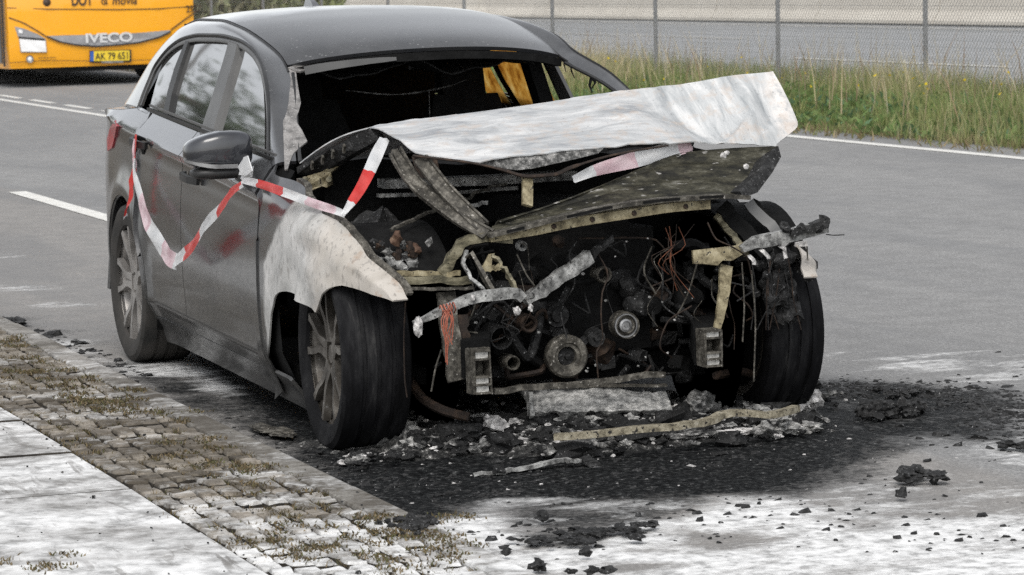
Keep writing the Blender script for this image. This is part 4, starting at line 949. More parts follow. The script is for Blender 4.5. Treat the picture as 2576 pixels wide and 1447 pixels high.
wheel(WB, -.742, .300, -1, M['rubber_burnt'], M['rim_burnt'], steer=R(2), width=.225, flat=.02, burnt=True, rot0=.1)
wheel(WB-.03, .685, .300, 1, M['rubber_burnt'], M['rim_burnt'], steer=R(-2), width=.205, flat=.02, burnt=True)
# ------------------------------------------------------------------ front wings
wing_half = cubic([1.9, 2.3, 2.6, 2.75, 2.9, 3.05, 3.2, 3.4], [0, 0, -.010, -.008, .012, .06, .13, .2])
def wing_side(x, z): return min(side(min(x, 2.75), z), .9)-wing_half(x)
def hitw(u, v):
    y = -.80
    for _ in range(40):
        p = P(u, v, y=y); y = .6*y-.4*wing_side(p[0], p[2])
    return P(u, v, y=y)
def wing_curves():
    top = [(2.046, .882), *[tuple(hitw(u, v)[[0, 2]]) for u, v in [(690, 436), (722, 454), (734, 474), (731, 500), (770, 530), (806, 560), (839, 592), (879, 640), (928, 681), (960, 712), (991, 755)]]]
    bot = [(2.046, .105), *[tuple(hitw(u, v)[[0, 2]]) for u, v in [(694, 1006), (684, 920), (678, 830), (681, 790), (689, 752), (704, 734), (722, 733), (745, 744), (768, 765), (791, 788), (803, 764), (816, 740), (832, 724), (852, 718), (885, 724), (930, 739), (991, 758)]]]
    return np.array(top), np.array(bot)
wt, wbm = wing_curves(); NW = 72
def blend_curve(c, n_): return poly(c, n_)
T_, B_ = spline(wt, NW), poly(wbm, NW)
# keep the two ends of each rib roughly facing: re-time the lower curve by the x it spans
def retime(Cv, xs_, n_):
    return np.stack([np.interp(xs_, np.linspace(0, 1, len(Cv)), Cv[:, k]) for k in (0, 1)], 1)
tt = np.linspace(0, 1, NW); T2 = retime(T_, tt**1.0, NW); B2 = retime(B_, tt, NW)
G = np.zeros((NW, 16, 3))
for i in range(NW):
    for j in range(16):
        q = lerp(B2[i], T2[i], j/15); p = np.array([q[0], -wing_side(q[0], q[1]), q[1]]); k = ss(2.25, 2.6, q[0])
        p[1] -= k*(.020*nz((p[0], 0, p[2]), 7, 4)+.008*nz((p[0], 0, p[2]), 17, 8))
        e = (j/15); p[1] += .05*ss(.72, 1, e)**2*ss(2.15, 2.4, q[0])            # rolls inwards to the bonnet gap
        p[1] -= .018*math.exp(-((q[0]-2.62)/.05)**2)*max(0, 1-e*2)                 # the fold that hangs over the tyre
        G[i, j] = p
NARROW[0] = True
wings = both('front_wing', G, M['fender'], .006, sides=(-1,))
G2 = G.copy(); kk = ss(2.15, 2.6, G2[..., 0]); G2[..., 2] -= .10*kk*ss(.45, .8, G2[..., 2]); G2[..., 1] += .05*kk
wings += both('front_wing', G2, M['fender'], .006, sides=(1,))
lf = MB(); nL = np.array([[q[0], q[1], q[2]] for q in G[:, 0]])
b = MB(); b.bar([p+[0, .012, .004] for p in G[14:, 15][::2]], .022, .012); b.build('wing_flange', M['burnt'], car)
for sgn in (-1, 1):      # wheel housings
    b = MB(); g = [[(WB+.385*math.cos(t), sgn*yy, .33+.385*math.sin(t)) for yy in (.80, .62, .50)] for t in np.linspace(R(35), R(200), 26)]; b.grid(np.array(g)); b.lathe([(.001, 0), (.36, 0)], (WB, sgn*.50, .33), (0, 1, 0), 24); b.build('wheel_housing', M['soot'], car)

NARROW[0] = False
# ------------------------------------------------------------------ bonnet
def pts(L): return np.array([P(u, v, x=x) for u, v, x in L])
ridge = spline(pts([(930, 320, 2.45), (1010, 305, 2.44), (1150, 288, 2.43), (1350, 261, 2.43), (1560, 229, 2.46), (1700, 214, 2.52), (1840, 191, 2.58), (1945, 180, 2.63)]), 61)
near = poly(pts([(1045, 383, 2.84), (1090, 394, 2.88), (1160, 402, 2.93), (1205, 408, 2.95), (1240, 401, 2.95), (1300, 392, 2.94), (1440, 377, 2.93), (1600, 362, 2.92), (1740, 357, 2.90), (1860, 361, 2.87), (1950, 367, 2.84)]), 61)
left = pts([(930, 320, 2.45), (985, 352, 2.65), (1045, 383, 2.84)]); left = poly(left, 25)
right = spline(pts([(1945, 180, 2.63), (1972, 236, 2.69), (2006, 302, 2.77), (1988, 334, 2.81), (1950, 367, 2.84)]), 25)
G = np.zeros((61, 25, 3))
for i in range(61):
    for j in range(25):
        u, v = i/60, j/24
        p = lerp(ridge[i], near[i], v)+lerp(left[j], right[j], u)-lerp(lerp(ridge[0], ridge[60], u), lerp(near[0], near[60], u), v)
        cr = abs(u-(.62+.22*v)); p[2] += -.040*max(0, 1-cr/.10)*(math.sin(math.pi*v)**.7)     # valley fold
        p[2] += .016*math.sin(math.pi*v)*(1-ss(.55, .7, u))+.010*nz((p[0]*.6, p[1], 0), 5, 1)*math.sin(math.pi*v)
        rg = lambda q, k: abs(nz((p[0]*q, p[1]*q, 0), 1, k)); p[2] += math.sin(math.pi*v)**.5*(.016*(.25-rg(3.2, 4))+.008*(.25-rg(8., 5)))
        if j in (0, 24): p[0] += .006*nz((p[0]*9, p[1]*22, 0), 1, 7); p[2] += .006*nz((p[0]*9, p[1]*26, 0), 1, 8)
        f = ss(.70, .85, u); p[2] += f*.010*math.sin(u*70+v*6)*math.sin(math.pi*v)
        p[2] += .022*max(0, 1-abs(u-.90+.05*v)/.05)*math.sin(math.pi*v)
        G[i, j] = p
b = MB(); b.grid(G[::-1], thick=.004); bon = b.build('bonnet', M['hood'], car, sharp=30)
hinge = spline(np.array([(2.13, -.745, .885), (2.10, -.4, .90), (2.09, 0, .905), (2.10, .4, .90), (2.13, .67, .885)]), 61)
g = np.zeros((61, 14, 3))
for i in range(61):
    for j in range(14):
        v = j/13; p = lerp(ridge[i], hinge[i], v); p[2] += .02*math.sin(math.pi*v)-.035*math.exp(-(v/.2)**2)*0; g[i, j] = p
b = MB(); b.grid(g, thick=.004); b.build('bonnet_rear_half', M['hood'], car, sharp=30)
# side flange of the rear half, with its pressed slots
fl = pts([(929, 322, 2.45), (880, 348, 2.36), (830, 376, 2.27), (746, 421, 2.12), (748, 438, 2.12), (800, 446, 2.13), (845, 412, 2.24), (900, 380, 2.38), (955, 350, 2.48)])
b = MB(); b.plate(fl, (.35, -1, .1), .03); o = b.build('bonnet_side_flange', M['char'], car, smooth=False)
for u, v, x in ((786, 412, 2.18), (812, 398, 2.23), (838, 384, 2.28), (866, 370, 2.33)):
    p = P(u, v, x=x)+np.array([.012, -.006, -.004]); b = MB(); b.bar([p+[.0, 0, -.012], p+[.02, -.003, .012]], .008, .012, up=(1, 0, 0)); b.build('flange_rib', M['burnt'], o, smooth=False)
hb = pts([(750, 462, 2.16), (758, 450, 2.16), (776, 442, 2.16), (810, 432, 2.18), (853, 407, 2.22), (856, 415, 2.22), (832, 434, 2.19), (836, 464, 2.18), (821, 472, 2.18), (810, 468, 2.17), (782, 480, 2.17), (756, 480, 2.16)])
b = MB(); b.plate(hb, (1, -.5, .2), .02); o = b.build('bonnet_hinge', M['tan'], car, smooth=False)
for u, v in ((768, 452), (766, 474), (828, 452)):
    b = MB(); b.lathe([(.001, .012), (.010, .010), (.011, 0)], P(u, v, x=2.19), (1, -.4, .2), 8); b.build('bolt', M['olive'], o)
# burnt inner frame still latched to the car
ul = spline(pts([(1958, 368, 2.84), (1850, 372, 2.86), (1720, 384, 2.88), (1600, 430, 2.92), (1480, 482, 2.96), (1380, 520, 3.0), (1268, 556, 3.04)]), 31)
ll = spline(pts([(1868, 497, 3.05), (1790, 494, 3.06), (1700, 492, 3.07), (1600, 502, 3.08), (1480, 526, 3.09), (1380, 552, 3.10), (1238, 592, 3.10)]), 31)
g = np.zeros((31, 15, 3))
for i in range(31):
    for j in range(15):
        v = j/14; p = lerp(ul[i], ll[i], v); p += np.array([-.06, 0, .0])*math.sin(math.pi*v)*.8
        p[2] += .007*math.sin(v*16+i*.15)*math.sin(math.pi*v); p[0] += .012*nz((p[1], p[2], 0), 14, 3); g[i, j] = p
b = MB(); b.grid(g, thick=.005); inner_f = b.build('bonnet_inner_frame', mottled('scorched_inner_frame', [(.36, (.006, .0058, .005)), (.46, (.022, .021, .015)), (.55, (.06, .056, .038)), (.64, (.15, .145, .12)), (.72, (.32, .31, .29))], 22, 10, .6, .3, bump=.7, bscale=70, dist=.006, stretch=(.5, .3, 1.2), rot=(0, 0, R(15)), nrough=.75, specks=(80, .66, (.3, .29, .27))), car)
for u, v, r in ((1820, 391, 9), (1829, 385, 7), (1877, 420, 8)):  # pale solid blobs imitate light showing through small holes in the frame
    b = MB(); b.lump(P(u, v, x=2.93), (.006, r/800, r/900), int(u), 1, 1, .3); b.build('hole_light_spot', M['whiteash'], inner_f)
b = MB(); V = pts([(1958, 369, 2.84), (1964, 392, 2.86), (1940, 440, 2.93), (1905, 482, 3.0), (1870, 498, 3.05), (1862, 484, 3.05), (1900, 440, 2.96), (1928, 396, 2.88)]); b.plate(V+rng.normal(0, .004, V.shape), (.8, .55, .1), .035); b.build('bonnet_edge', M['char'], car, smooth=False)
# two stiffening arms running down to the latch
for nm, L, wdt in (('bonnet_arm', [(992, 380, 2.72), (1012, 416, 2.78), (1045, 462, 2.85), (1110, 515, 2.95), (1172, 560, 3.04), (1226, 590, 3.10)], [.020, .03, .048, .052, .046, .034]),
                   ('bonnet_arm', [(1056, 400, 2.86), (1078, 428, 2.89), (1112, 470, 2.94), (1160, 520, 3.0), (1212, 570, 3.07)], [.045, .04, .034, .034, .03])):
    q = spline(pts(L), 20); b = MB(); b.bar(q, np.interp(np.linspace(0, 1, 20), np.linspace(0, 1, len(wdt)), wdt), .016, up=(1, 0, .3)); a = b.build(nm, M['burnt'], car)
    for e in (-1, 1):
        b = MB(); off = np.array([0, e*.018, e*.010]); b.bar(q+off+[.010, 0, 0], .007, .012, up=(1, 0, .3)); b.build('arm_rib', M['burnt'], a)
b = MB(); b.plate(pts([(1038, 394, 2.85), (1100, 402, 2.88), (1106, 430, 2.90), (1096, 452, 2.92), (1062, 448, 2.88), (1046, 425, 2.86)]), (1, 0, 0), .01); b.build('arm_gusset', M['darkrust'], car, smooth=False)
b = MB(); b.tube(spline(pts([(1040, 392, 2.86), (1110, 400, 2.92), (1180, 409, 2.96), (1255, 425, 2.98), (1330, 444, 2.99), (1390, 440, 2.98), (1440, 420, 2.97), (1560, 386, 2.95), (1680, 366, 2.93)]), 40), [.007]*14+[.010]*14+[.006]*12, 7, flat=.6); b.build('bonnet_front_lip', M['darkrust'], car)
b = MB(); b.plate(pts([(1206, 410, 2.93), (1232, 398, 2.93), (1330, 390, 2.93), (1440, 380, 2.92), (1520, 372, 2.92), (1505, 386, 2.94), (1440, 402, 2.95), (1340, 424, 2.96), (1300, 428, 2.96), (1262, 424, 2.95)]), (1, 0, .2), .012); b.build('burnt_insulation', M['greyash'], car, smooth=False)
b = MB(); b.bar(pts([(1326, 444, 2.97), (1327, 480, 3.0), (1326, 518, 3.03)]), .034, .012, up=(1, 0, 0)); b.build('latch_stay', M['tan'], car)
# latch panel: slotted strip and the yellowed beam under it
q = spline(pts([(1228, 592, 3.12), (1300, 575, 3.12), (1420, 545, 3.12), (1560, 516, 3.12), (1700, 500, 3.11), (1800, 494, 3.1), (1878, 497, 3.08)]), 40)
b = MB(); b.bar(q, .05, .014, up=(0, 0, 1)); lp = b.build('slotted_strip', M['burnt'], car)
for a, c in ((3, 7), (12, 19), (22, 28), (30, 35)):
    b = MB(); b.bar(q[a:c]+[.026, 0, .001], .004, .008); b.build('slot', M['soot'], lp)
q = spline(pts([(1230, 603, 3.10), (1300, 590, 3.10), (1330, 582, 3.10), (1420, 562, 3.10), (1560, 540, 3.10), (1700, 520, 3.09), (1780, 514, 3.08)]), 40)
b = MB(); b.bar(q, .04, np.interp(np.linspace(0, 1, 40), [0, .15, .3, 1], [.014, .02, .032, .028]), up=(0, 0, 1)); lb = b.build('latch_beam', M['tan'], car)
for k in (14, 20, 26, 34):
    b = MB(); b.lathe([(.001, .004), (.008, .003), (.009, 0)], q[k]+[.021, 0, .0], (1, 0, 0), 10); b.build('bolt', M['darkrust'], lb)

# ------------------------------------------------------------------ carriers across the open front
def pbar(name, L, wd, ht, mat, up=(0, 0, 1), par=None, n_=12, sm=True, jit=.0025):
    q = spline(pts(L), n_) if sm else pts(L)
    q = q+rng.normal(0, jit, q.shape)
    b = MB(); b.bar(q, wd, ht, up=up); return b.build(name, mat, par or car, sharp=30)
def ptube(name, L, r, mat, par=None, n_=16, k=7):
    b = MB(); b.tube(spline(pts(L), n_), r, k); return b.build(name, mat, par or car)
pbar('headlight_carrier', [(978, 704, 3.06), (1080, 706, 3.08), (1184, 708, 3.10)], .04, .022, M['olive'])
pbar('headlight_carrier', [(986, 690, 3.04), (1080, 688, 3.06), (1160, 690, 3.08)], .012, .016, M['tan'])
pbar('headlight_carrier', [(1000, 722, 3.08), (1090, 726, 3.09), (1186, 724, 3.10)], .014, .010, M['burnt'])
pbar('carrier_arch', [(1108, 692, 3.06), (1122, 672, 3.06), (1147, 632, 3.07), (1176, 603, 3.08), (1220, 598, 3.09), (1290, 600, 3.09)], [.03]*12, np.linspace(.030, .018, 12), M['olive'], up=(1, 0, 0))
pbar('bracket_bar', [(1166, 650, 3.10), (1188, 640, 3.12), (1212, 690, 3.16), (1244, 742, 3.22)], .012, .030, M['burnt'], up=(1, 0, 0), sm=False)
pbar('bracket_bar', [(1172, 628, 3.1), (1166, 668, 3.12), (1204, 720, 3.18), (1230, 744, 3.22)], .010, .012, M['ashmetal'], up=(1, 0, 0))
pbar('bracket_bar', [(1240, 640, 3.10), (1272, 682, 3.15), (1302, 738, 3.22)], .010, .024, M['olive'], up=(1, 0, 0))
pbar('bracket_bar', [(1206, 678, 3.12), (1262, 672, 3.14)], .010, .016, M['tan'], up=(0, 0, 1))
b = MB(); b.plate(pts([(1212, 676, 3.12), (1230, 640, 3.10), (1240, 638, 3.10), (1236, 672, 3.12)]), (1, 0, 0), .006); b.build('bracket_gusset', M['tan'], car, smooth=False)
cm = pbar('broken_crossmember', [(1040, 818, 3.28), (1068, 800, 3.28), (1100, 786, 3.28), (1135, 772, 3.27), (1167, 758, 3.27), (1240, 744, 3.27), (1300, 736, 3.26), (1312, 752, 3.26)], .03, [.008, .012, .018, .022, .026, .028, .030, .032, .034, .034, .034, .030], M['ashmetal'], n_=12)
b = MB(); b.lump(P(1052, 822, x=3.3), (.012, .014, .032), 4, 2, 1, .35); b.build('melted_end', M['whiteash'], cm)
for u, v, r in ((1300, 782, .014), (1335, 775, .012), (1190, 748, .010)):
    b = MB(); b.lump(P(u, v, x=3.29), (r*.7, r*.7, r), int(u+v), 1, 1, .7); b.build('melted_drip', M['whiteash'], cm)
rd = np.random.default_rng(5)
for k in range(9):
    L = [(1110+rd.uniform(0, 26), 770+rd.uniform(-6, 14), 3.31), (1108+rd.uniform(0, 34), 800+rd.uniform(0, 20), 3.32), (1124+rd.uniform(-6, 14), 840+rd.uniform(0, 30), 3.31), (1120+rd.uniform(-6, 12), 880+rd.uniform(0, 40), 3.30)]
    ptube('orange_wire', L[:rd.integers(3, 5)], .0018, M['redwire'], k=5)
b = MB()
for k in range(5): b.tube(spline(pts([(1104+k*8, 790-k*2, 3.26), (1108+k*8, 768-k*2, 3.31), (1114+k*8, 782-k*2, 3.32), (1110+k*8, 796-k*2, 3.28)]), 10), .002, 5)
o = b.build('wire_coil', M['redwire'], car); o['kind'] = 'stuff'
pbar('chassis_plate', [(1120, 735, 3.05), (1128, 800, 3.08), (1140, 880, 3.12), (1148, 960, 3.14)], .06, .014, M['burnt'], up=(1, 0, 0))
pbar('chassis_plate', [(1160, 790, 3.06), (1164, 860, 3.08), (1168, 950, 3.10)], .035, .03, M['darkrust'], up=(1, 0, 0))
def crash_can(u, v0, v1, wpx, x):
    s_ = wpx/800; top, bt = P(u, v0, x=x), P(u, v1, x=x); h = top[2]-bt[2]; c = (top+bt)/2
    b = MB(); t = .006
    for z in (h/2, h*.30, -h*.12, -h*.30, -h/2): b.box(c+[0, 0, z], (.08, s_, t))
    b.box(c+[-.035, 0, 0], (.01, s_*.9, h)); o = b.build('crash_can', M['burnt'], car, smooth=False)
    for z, hh in ((h*.40, h*.17), (-h*.21, h*.15), (-h*.41, h*.14)):
        b = MB(); b.box(c+[.005, 0, z], (.05, s_*.80, hh)); b.build('can_face', M['can_face'], o, smooth=False)
    for e in (-1, 1):
        b = MB(); b.box(c+[.0, e*s_*.52, 0], (.07, .007, h*1.06), jit=.002); b.build('can_wall', M['burnt'], o, smooth=False)
crash_can(1205, 880, 986, 40, 3.22); crash_can(1784, 830, 918, 42, 3.20)
pbar('chassis_leg', [(1196, 905, 3.16), (1200, 860, 2.8), (1205, 845, 2.4)], .09, .12, M['soot']); pbar('chassis_leg', [(1780, 870, 3.14), (1770, 830, 2.8), (1760, 810, 2.4)], .09, .12, M['soot'])
pbar('front_stay', [(1826, 668, 3.10), (1822, 720, 3.12), (1812, 790, 3.15), (1798, 850, 3.17)], np.interp(np.linspace(0, 1, 12), [0, .5, 1], [.044, .034, .018]), .012, M['tan'], up=(1, 0, 0), jit=.0006)
b = MB(); b.plate(pts([(1743, 630, 3.12), (1850, 618, 3.12), (1880, 606, 3.12), (1868, 640, 3.12), (1842, 656, 3.13), (1818, 655, 3.13), (1806, 668, 3.13), (1770, 664, 3.13), (1746, 664, 3.13)]), (1, 0, .15), .012); b.build('headlight_carrier_plate', M['tan'], car, smooth=False)
pbar('broken_bumper_carrier', [(1862, 626, 3.18), (1900, 610, 3.19), (1950, 600, 3.20), (1990, 592, 3.20), (2040, 578, 3.20), (2082, 566, 3.20)], .035, np.interp(np.linspace(0, 1, 12), [0, .25, .6, 1], [.02, .042, .040, .044]), M['ashmetal'])
pbar('charred_end', [(1985, 588, 3.21), (2030, 574, 3.21), (2080, 560, 3.21)], .042, [.022]*6+[.028]*6, M['char'])
for u, v, r in ((1975, 572, .018), (2015, 573, .012), (2072, 560, .02), (2055, 575, .016)):
    b = MB(); b.lump(P(u, v, x=3.22), (r, r, r), int(u), 1, 1, .8); b.build('char_lump', M['char'], car)
ptube('bent_wire', [(2078, 590, 3.2), (2100, 592, 3.2), (2124, 591, 3.2)], .002, M['char'], k=5)
for L in ([(1880, 640, 3.2), (1895, 655, 3.21), (1898, 668, 3.21)], [(1912, 628, 3.2), (1930, 640, 3.21), (1936, 652, 3.21)], [(1960, 615, 3.2), (1975, 628, 3.2), (1978, 650, 3.2)]):
    pbar('bent_tab', L, .012, .004, M['whiteash'], up=(1, 0, 0), n_=6)
pbar('strut_brace', [(1815, 520, 2.95), (1870, 580, 3.0), (1930, 640, 3.06)], .05, .02, M['soot'], up=(1, 0, 0)); pbar('strut_brace', [(1880, 508, 2.95), (1930, 560, 2.98), (1985, 616, 3.02)], .035, .016, M['frame_grey'], up=(1, 0, 0), n_=8)
pbar('strut_brace', [(1895, 505, 2.93), (1945, 560, 2.96), (1995, 612, 3.0)], .015, .03, M['soot'], up=(1, 0, 0)); pbar('strut_brace', [(1800, 540, 2.95), (1840, 590, 3.0), (1880, 640, 3.05)], .02, .012, M['olive'], up=(1, 0, 0))
pbar('lower_crossbar', [(1240, 984, 3.10), (1330, 976, 3.10), (1450, 966, 3.09), (1560, 953, 3.08), (1672, 941, 3.07)], .020, .018, M['burnt'])
# suspension arms
ptube('control_arm', [(1030, 955, 2.75), (1060, 1000, 2.85), (1110, 1030, 2.95), (1180, 1050, 3.0)], .016, M['darkrust']); ptube('control_arm', [(1930, 960, 2.75), (1860, 935, 2.85), (1800, 945, 2.95)], .014, M['darkrust'])
# inner apron and what is left of the headlight on the pavement side
b = MB(); b.plate(pts([(852, 590, 2.70), (930, 588, 2.74), (1000, 594, 2.78), (1080, 604, 2.82), (1096, 640, 2.86), (1080, 680, 2.92), (990, 690, 2.95), (930, 672, 2.92), (880, 632, 2.82)]), (.6, -.2, .8), .02); b.build('inner_apron', M['greyash'], car, smooth=False)
b = MB(); gq = np.array([[P(lerp(930, 1050, a), lerp(602, 660, c), x=lerp(2.84, 2.98, c))+np.array([0, 0, .02*nz((a*4, c*4, 0), 1, 3)+.01*nz((a*11, c*9, 0), 1, 4)]) for c in np.linspace(0, 1, 12)] for a in np.linspace(0, 1, 20)]); b.grid(gq[::-1], thick=.03); hl = b.build('headlight_remains', M['ashmetal'], car)
for k in range(16):
    b = MB(); b.lump(P(980+random.gauss(30, 32), 628+random.gauss(0, 16), x=2.95), random.uniform(.008, .022), k+60, 1, 1.1, .8); b.build('melted_lens', M[['darkrust', 'greyash', 'char', 'rust'][k % 4]], hl)
b = MB(); b.lump(P(965, 712, x=3.05), (.04, .05, .04), 17, 2, .8, .7); b.build('charred_corner', M['greyash'], car)
for sgn in (-1, 1):
    b = MB(); b.lump((2.50, sgn*.60, .60), (.12, .10, .13), 5+sgn, 2, 1.1, .5); b.build('strut_tower', M['char'], car)

# ------------------------------------------------------------------ engine
b = MB(); b.box((2.50, 0.02, .46), (.66, .42, .40), jit=.01); b.box((2.50, .02, .70), (.60, .30, .10), jit=.01); eng = b.build('engine_block', M['soot'], car, smooth=False)
b = MB(); b.box((2.10, 0, .52), (.06, 1.4, .44)); b.build('bulkhead', M['soot'], car, smooth=False)
b = MB(); b.box((2.62, 0, .20), (.16, 1.1, .06), jit=.01); b.build('subframe', M['soot'], car, smooth=False)
def disc(name, u, v, rpx, x, prof, mat, par=eng, n_=30, tilt=(1, 0, -.02)):
    k = rpx/806.; b = MB(); b.lathe([(r*k, h) for r, h in prof], P(u, v, x=x), tilt, n_, cap=False); return b.build(name, mat, par)
pul = [(.42, -.03), (.46, .0), (.60, .002), (.66, .010), (.90, .012), (1.0, .004), (1.0, -.03)]
disc('crank_pulley', 1427, 897, 56, 2.98, pul, M['burnt']); disc('pulley_hub', 1427, 897, 25, 2.965, [(.001, .014), (.3, .012), (.34, .0), (.95, 0), (1., -.02)], M['char_dark'])
disc('alternator_pulley', 1574, 819, 36, 2.97, [(.001, .010), (.18, .010), (.2, .02), (.50, .022), (.54, .006), (.74, .004), (.78, .018), (.92, .018), (1.0, .004), (1.0, -.04)], M['burnt'])
disc('pulley_ring', 1574, 819, 31, 2.986, [(.86, 0), (.90, .006), (1., .006), (1.03, 0)], M['alu']); disc('pulley_cap', 1574, 819, 17, 2.992, [(.001, .004), (.2, .004), (.25, 0), (.6, 0), (.7, .004), (1., .002), (1., -.01)], M['alu'])
disc('coolant_pipe', 1260, 850, 31, 3.0, [(.78, -.08), (.78, .0), (.86, .008), (.96, .008), (1., 0), (1., -.10)], M['char_dark']); disc('coolant_pipe', 1290, 914, 20, 3.0, [(.7, -.05), (.72, 0), (.85, .006), (1., 0), (1., -.08)], M['burnt'])
disc('coolant_pipe', 1331, 815, 24, 3.0, [(.6, -.05), (.62, 0), (.85, .006), (1., 0), (1., -.08)], M['darkrust']); disc('pipe_ring', 1520, 692, 22, 2.96, [(.66, -.05), (.68, 0), (.85, .006), (1., 0), (1., -.06)], M['burnt'])
disc('pipe_ring', 1314, 619, 13, 3.0, [(.5, -.02), (.5, 0), (1., .003), (1.05, -.02)], M['ashmetal']); disc('water_pump', 1402, 793, 34, 2.94, [(.001, .01), (.5, .012), (.6, 0), (.9, .004), (1., -.03)], M['char_dark'])
disc('belt_tensioner', 1500, 850, 26, 2.93, [(.001, .01), (.3, .012), (.35, 0), (.9, .004), (1., -.03)], M['char']); disc('oil_filter', 1640, 770, 30, 2.90, [(.001, .02), (.7, .02), (.9, .01), (1., -.06)], M['soot'])
pbar('charge_pipe', [(1318, 756, 3.06), (1365, 728, 3.05), (1430, 684, 3.04), (1482, 646, 3.03)], .030, np.interp(np.linspace(0, 1, 12), [0, .3, 1], [.030, .040, .044]), M['ashmetal'], up=(0, 0, 1), par=eng)
pbar('charge_pipe_neck', [(1484, 645, 3.03), (1510, 622, 3.02), (1535, 600, 3.0)], .02, .02, M['char'], par=eng)
rd = np.random.default_rng(21); hm = ['char_dark', 'soot', 'char_dark', 'darkrust', 'char_dark', 'char']
for k in range(46):      # burnt hoses, cables and lumps that fill the bay
    u0, v0 = rd.uniform(1180, 1800), rd.uniform(610, 930); x0 = rd.uniform(2.78, 3.0); L = [(u0, v0, x0)]
    for q in range(3): L.append((L[-1][0]+rd.normal(0, 45), L[-1][1]+rd.normal(8, 45), x0+rd.normal(0, .03)))
    ptube('burnt_hose', L, float(rd.choice([.004, .006, .010, .016])), M[hm[k % 6]], par=eng, n_=14, k=6)
for k in range(40):
    u0, v0 = rd.uniform(1190, 1790), rd.uniform(605, 960); b = MB(); s_ = rd.uniform(.02, .055)
    if k % 2: b.box(P(u0, v0, x=rd.uniform(2.75, 2.93)), (.05, s_*1.4, s_), rot=tuple(rd.normal(0, .3, 3)), jit=.004)
    else: b.lump(P(u0, v0, x=rd.uniform(2.75, 2.93)), (s_, s_, s_), k, 1, .9, .5)
    b.build('engine_component', M[['char_dark', 'soot', 'char_dark', 'char_dark', 'darkrust'][k % 5]], eng, smooth=bool((k+1) % 2))
for k in range(26):
    u0 = rd.uniform(1190, 1790); v0 = rd.uniform(600, 940); b = MB(); b.lump(P(u0, v0, x=rd.uniform(2.95, 3.04)), rd.uniform(.003, .007), k, 0, .8, .4); b.build('ash_fleck', M['ashmetal' if k % 3 else 'whiteash'], eng)
for k in range(9):      # copper strands of the burnt loom
    u0 = 1690+rd.normal(0, 14); ptube('copper_strand', [(u0+rd.normal(0, 10), 560+rd.uniform(0, 40), 3.03), (u0+rd.normal(0, 14), 615, 3.04), (u0+rd.normal(0, 26), 650+rd.uniform(-20, 20), 3.05), (u0+rd.normal(0, 40), 690+rd.uniform(-10, 60), 3.04)], .0014, M['copper'] if k % 2 else M['darkrust'], k=4, n_=10)
wires = [[(1505, 640, 3.0), (1530, 690, 3.03), (1515, 735, 3.05), (1512, 800, 3.06), (1517, 850, 3.05), (1500, 890, 3.06), (1505, 950, 3.05)], [(1780, 560, 3.1), (1800, 600, 3.12), (1840, 620, 3.13), (1880, 650, 3.14), (1890, 690, 3.14)],
         [(1690, 900, 3.0), (1660, 870, 3.05), (1680, 810, 3.05), (1740, 770, 3.05)], [(1866, 660, 3.1), (1872, 760, 3.1), (1868, 860, 3.1)], [(1890, 680, 3.1), (1900, 800, 3.1), (1896, 960, 3.1)], [(1300, 640, 3.1), (1330, 700, 3.1), (1345, 720, 3.08)],
         [(1110, 880, 3.2), (1095, 930, 3.2), (1085, 985, 3.2)], [(1020, 760, 3.0), (1016, 860, 3.02), (1018, 950, 3.02), (1024, 1000, 3.02)], [(1455, 600, 3.0), (1640, 600, 3.0), (1700, 690, 3.0), (1640, 720, 3.0)], [(1760, 640, 3.0), (1730, 740, 3.0), (1700, 800, 3.0)],
         [(1640, 620, 3.0), (1620, 680, 3.0), (1650, 740, 3.0)], [(2030, 620, 3.1), (2032, 660, 3.1), (2048, 690, 3.1)]]
for L in wires: ptube('burnt_wire', L, .0028, M['darkrust'] if len(L) > 3 else M['burnt'], k=5)
for k in range(20):      # thin sagging wires and drips of insulation all through the opening
    u0, v0 = rd.uniform(1180, 1900), rd.uniform(590, 760); L = [(u0, v0, 3.02)]
    for q in range(4): L.append((L[-1][0]+rd.normal(0, 26), L[-1][1]+abs(rd.normal(34, 26)), 3.03+rd.normal(0, .03)))
    ptube('burnt_wire', L, float(rd.choice([.0012, .0018, .0028])), M[['char', 'darkrust', 'burnt', 'char_dark'][k % 4]], k=5, n_=16)
# melted loom and liner hanging in front of the left wheel
for k in range(46):
    b = MB(); b.lump(P(rd.normal(1965, 30), rd.uniform(640, 800), x=rd.uniform(2.98, 3.08)), rd.uniform(.012, .034), k, 1, 1.1, .6); b.build('melted_liner', M['char'], car)
for k in range(8):
    u0 = rd.uniform(1880, 1990); ptube('burnt_wire', [(u0, 650, 3.05), (u0+rd.normal(0, 15), 730, 3.08), (u0+rd.normal(0, 20), 830, 3.06)], .0022, M['darkrust' if k % 2 else 'char'], k=5)
b = MB(); b.plate(pts([(1996, 612, 2.98), (2030, 606, 2.98), (2034, 640, 2.98), (2022, 668, 2.98), (2008, 640, 2.98)]), (1, .4, 0), .012); b.build('wing_fragment', M['whiteash'], car, smooth=False)
b = MB(); b.bar(pts([(960, 462, 2.22), (1100, 458, 2.22), (1240, 452, 2.22), (1440, 440, 2.22)]), .10, .03); b.bar(pts([(950, 492, 2.26), (1100, 488, 2.26), (1300, 472, 2.26)]), .03, .012); b.build('cowl_panel', M['ashmetal'], car)
pbar('prop_rod', [(985, 580, 2.9), (1040, 552, 2.8), (1096, 526, 2.7)], .010, .010, M['burnt']); pbar('brace_rod', [(1160, 515, 2.6), (1210, 480, 2.5), (1270, 462, 2.45)], .010, .008, M['burnt']); pbar('brace_rod', [(1180, 520, 2.7), (1225, 510, 2.7)], .012, .012, M['ashmetal'])
# ------------------------------------------------------------------ things lying on the road
def G_(u, v, h=0.): return P(u, v, z=h)
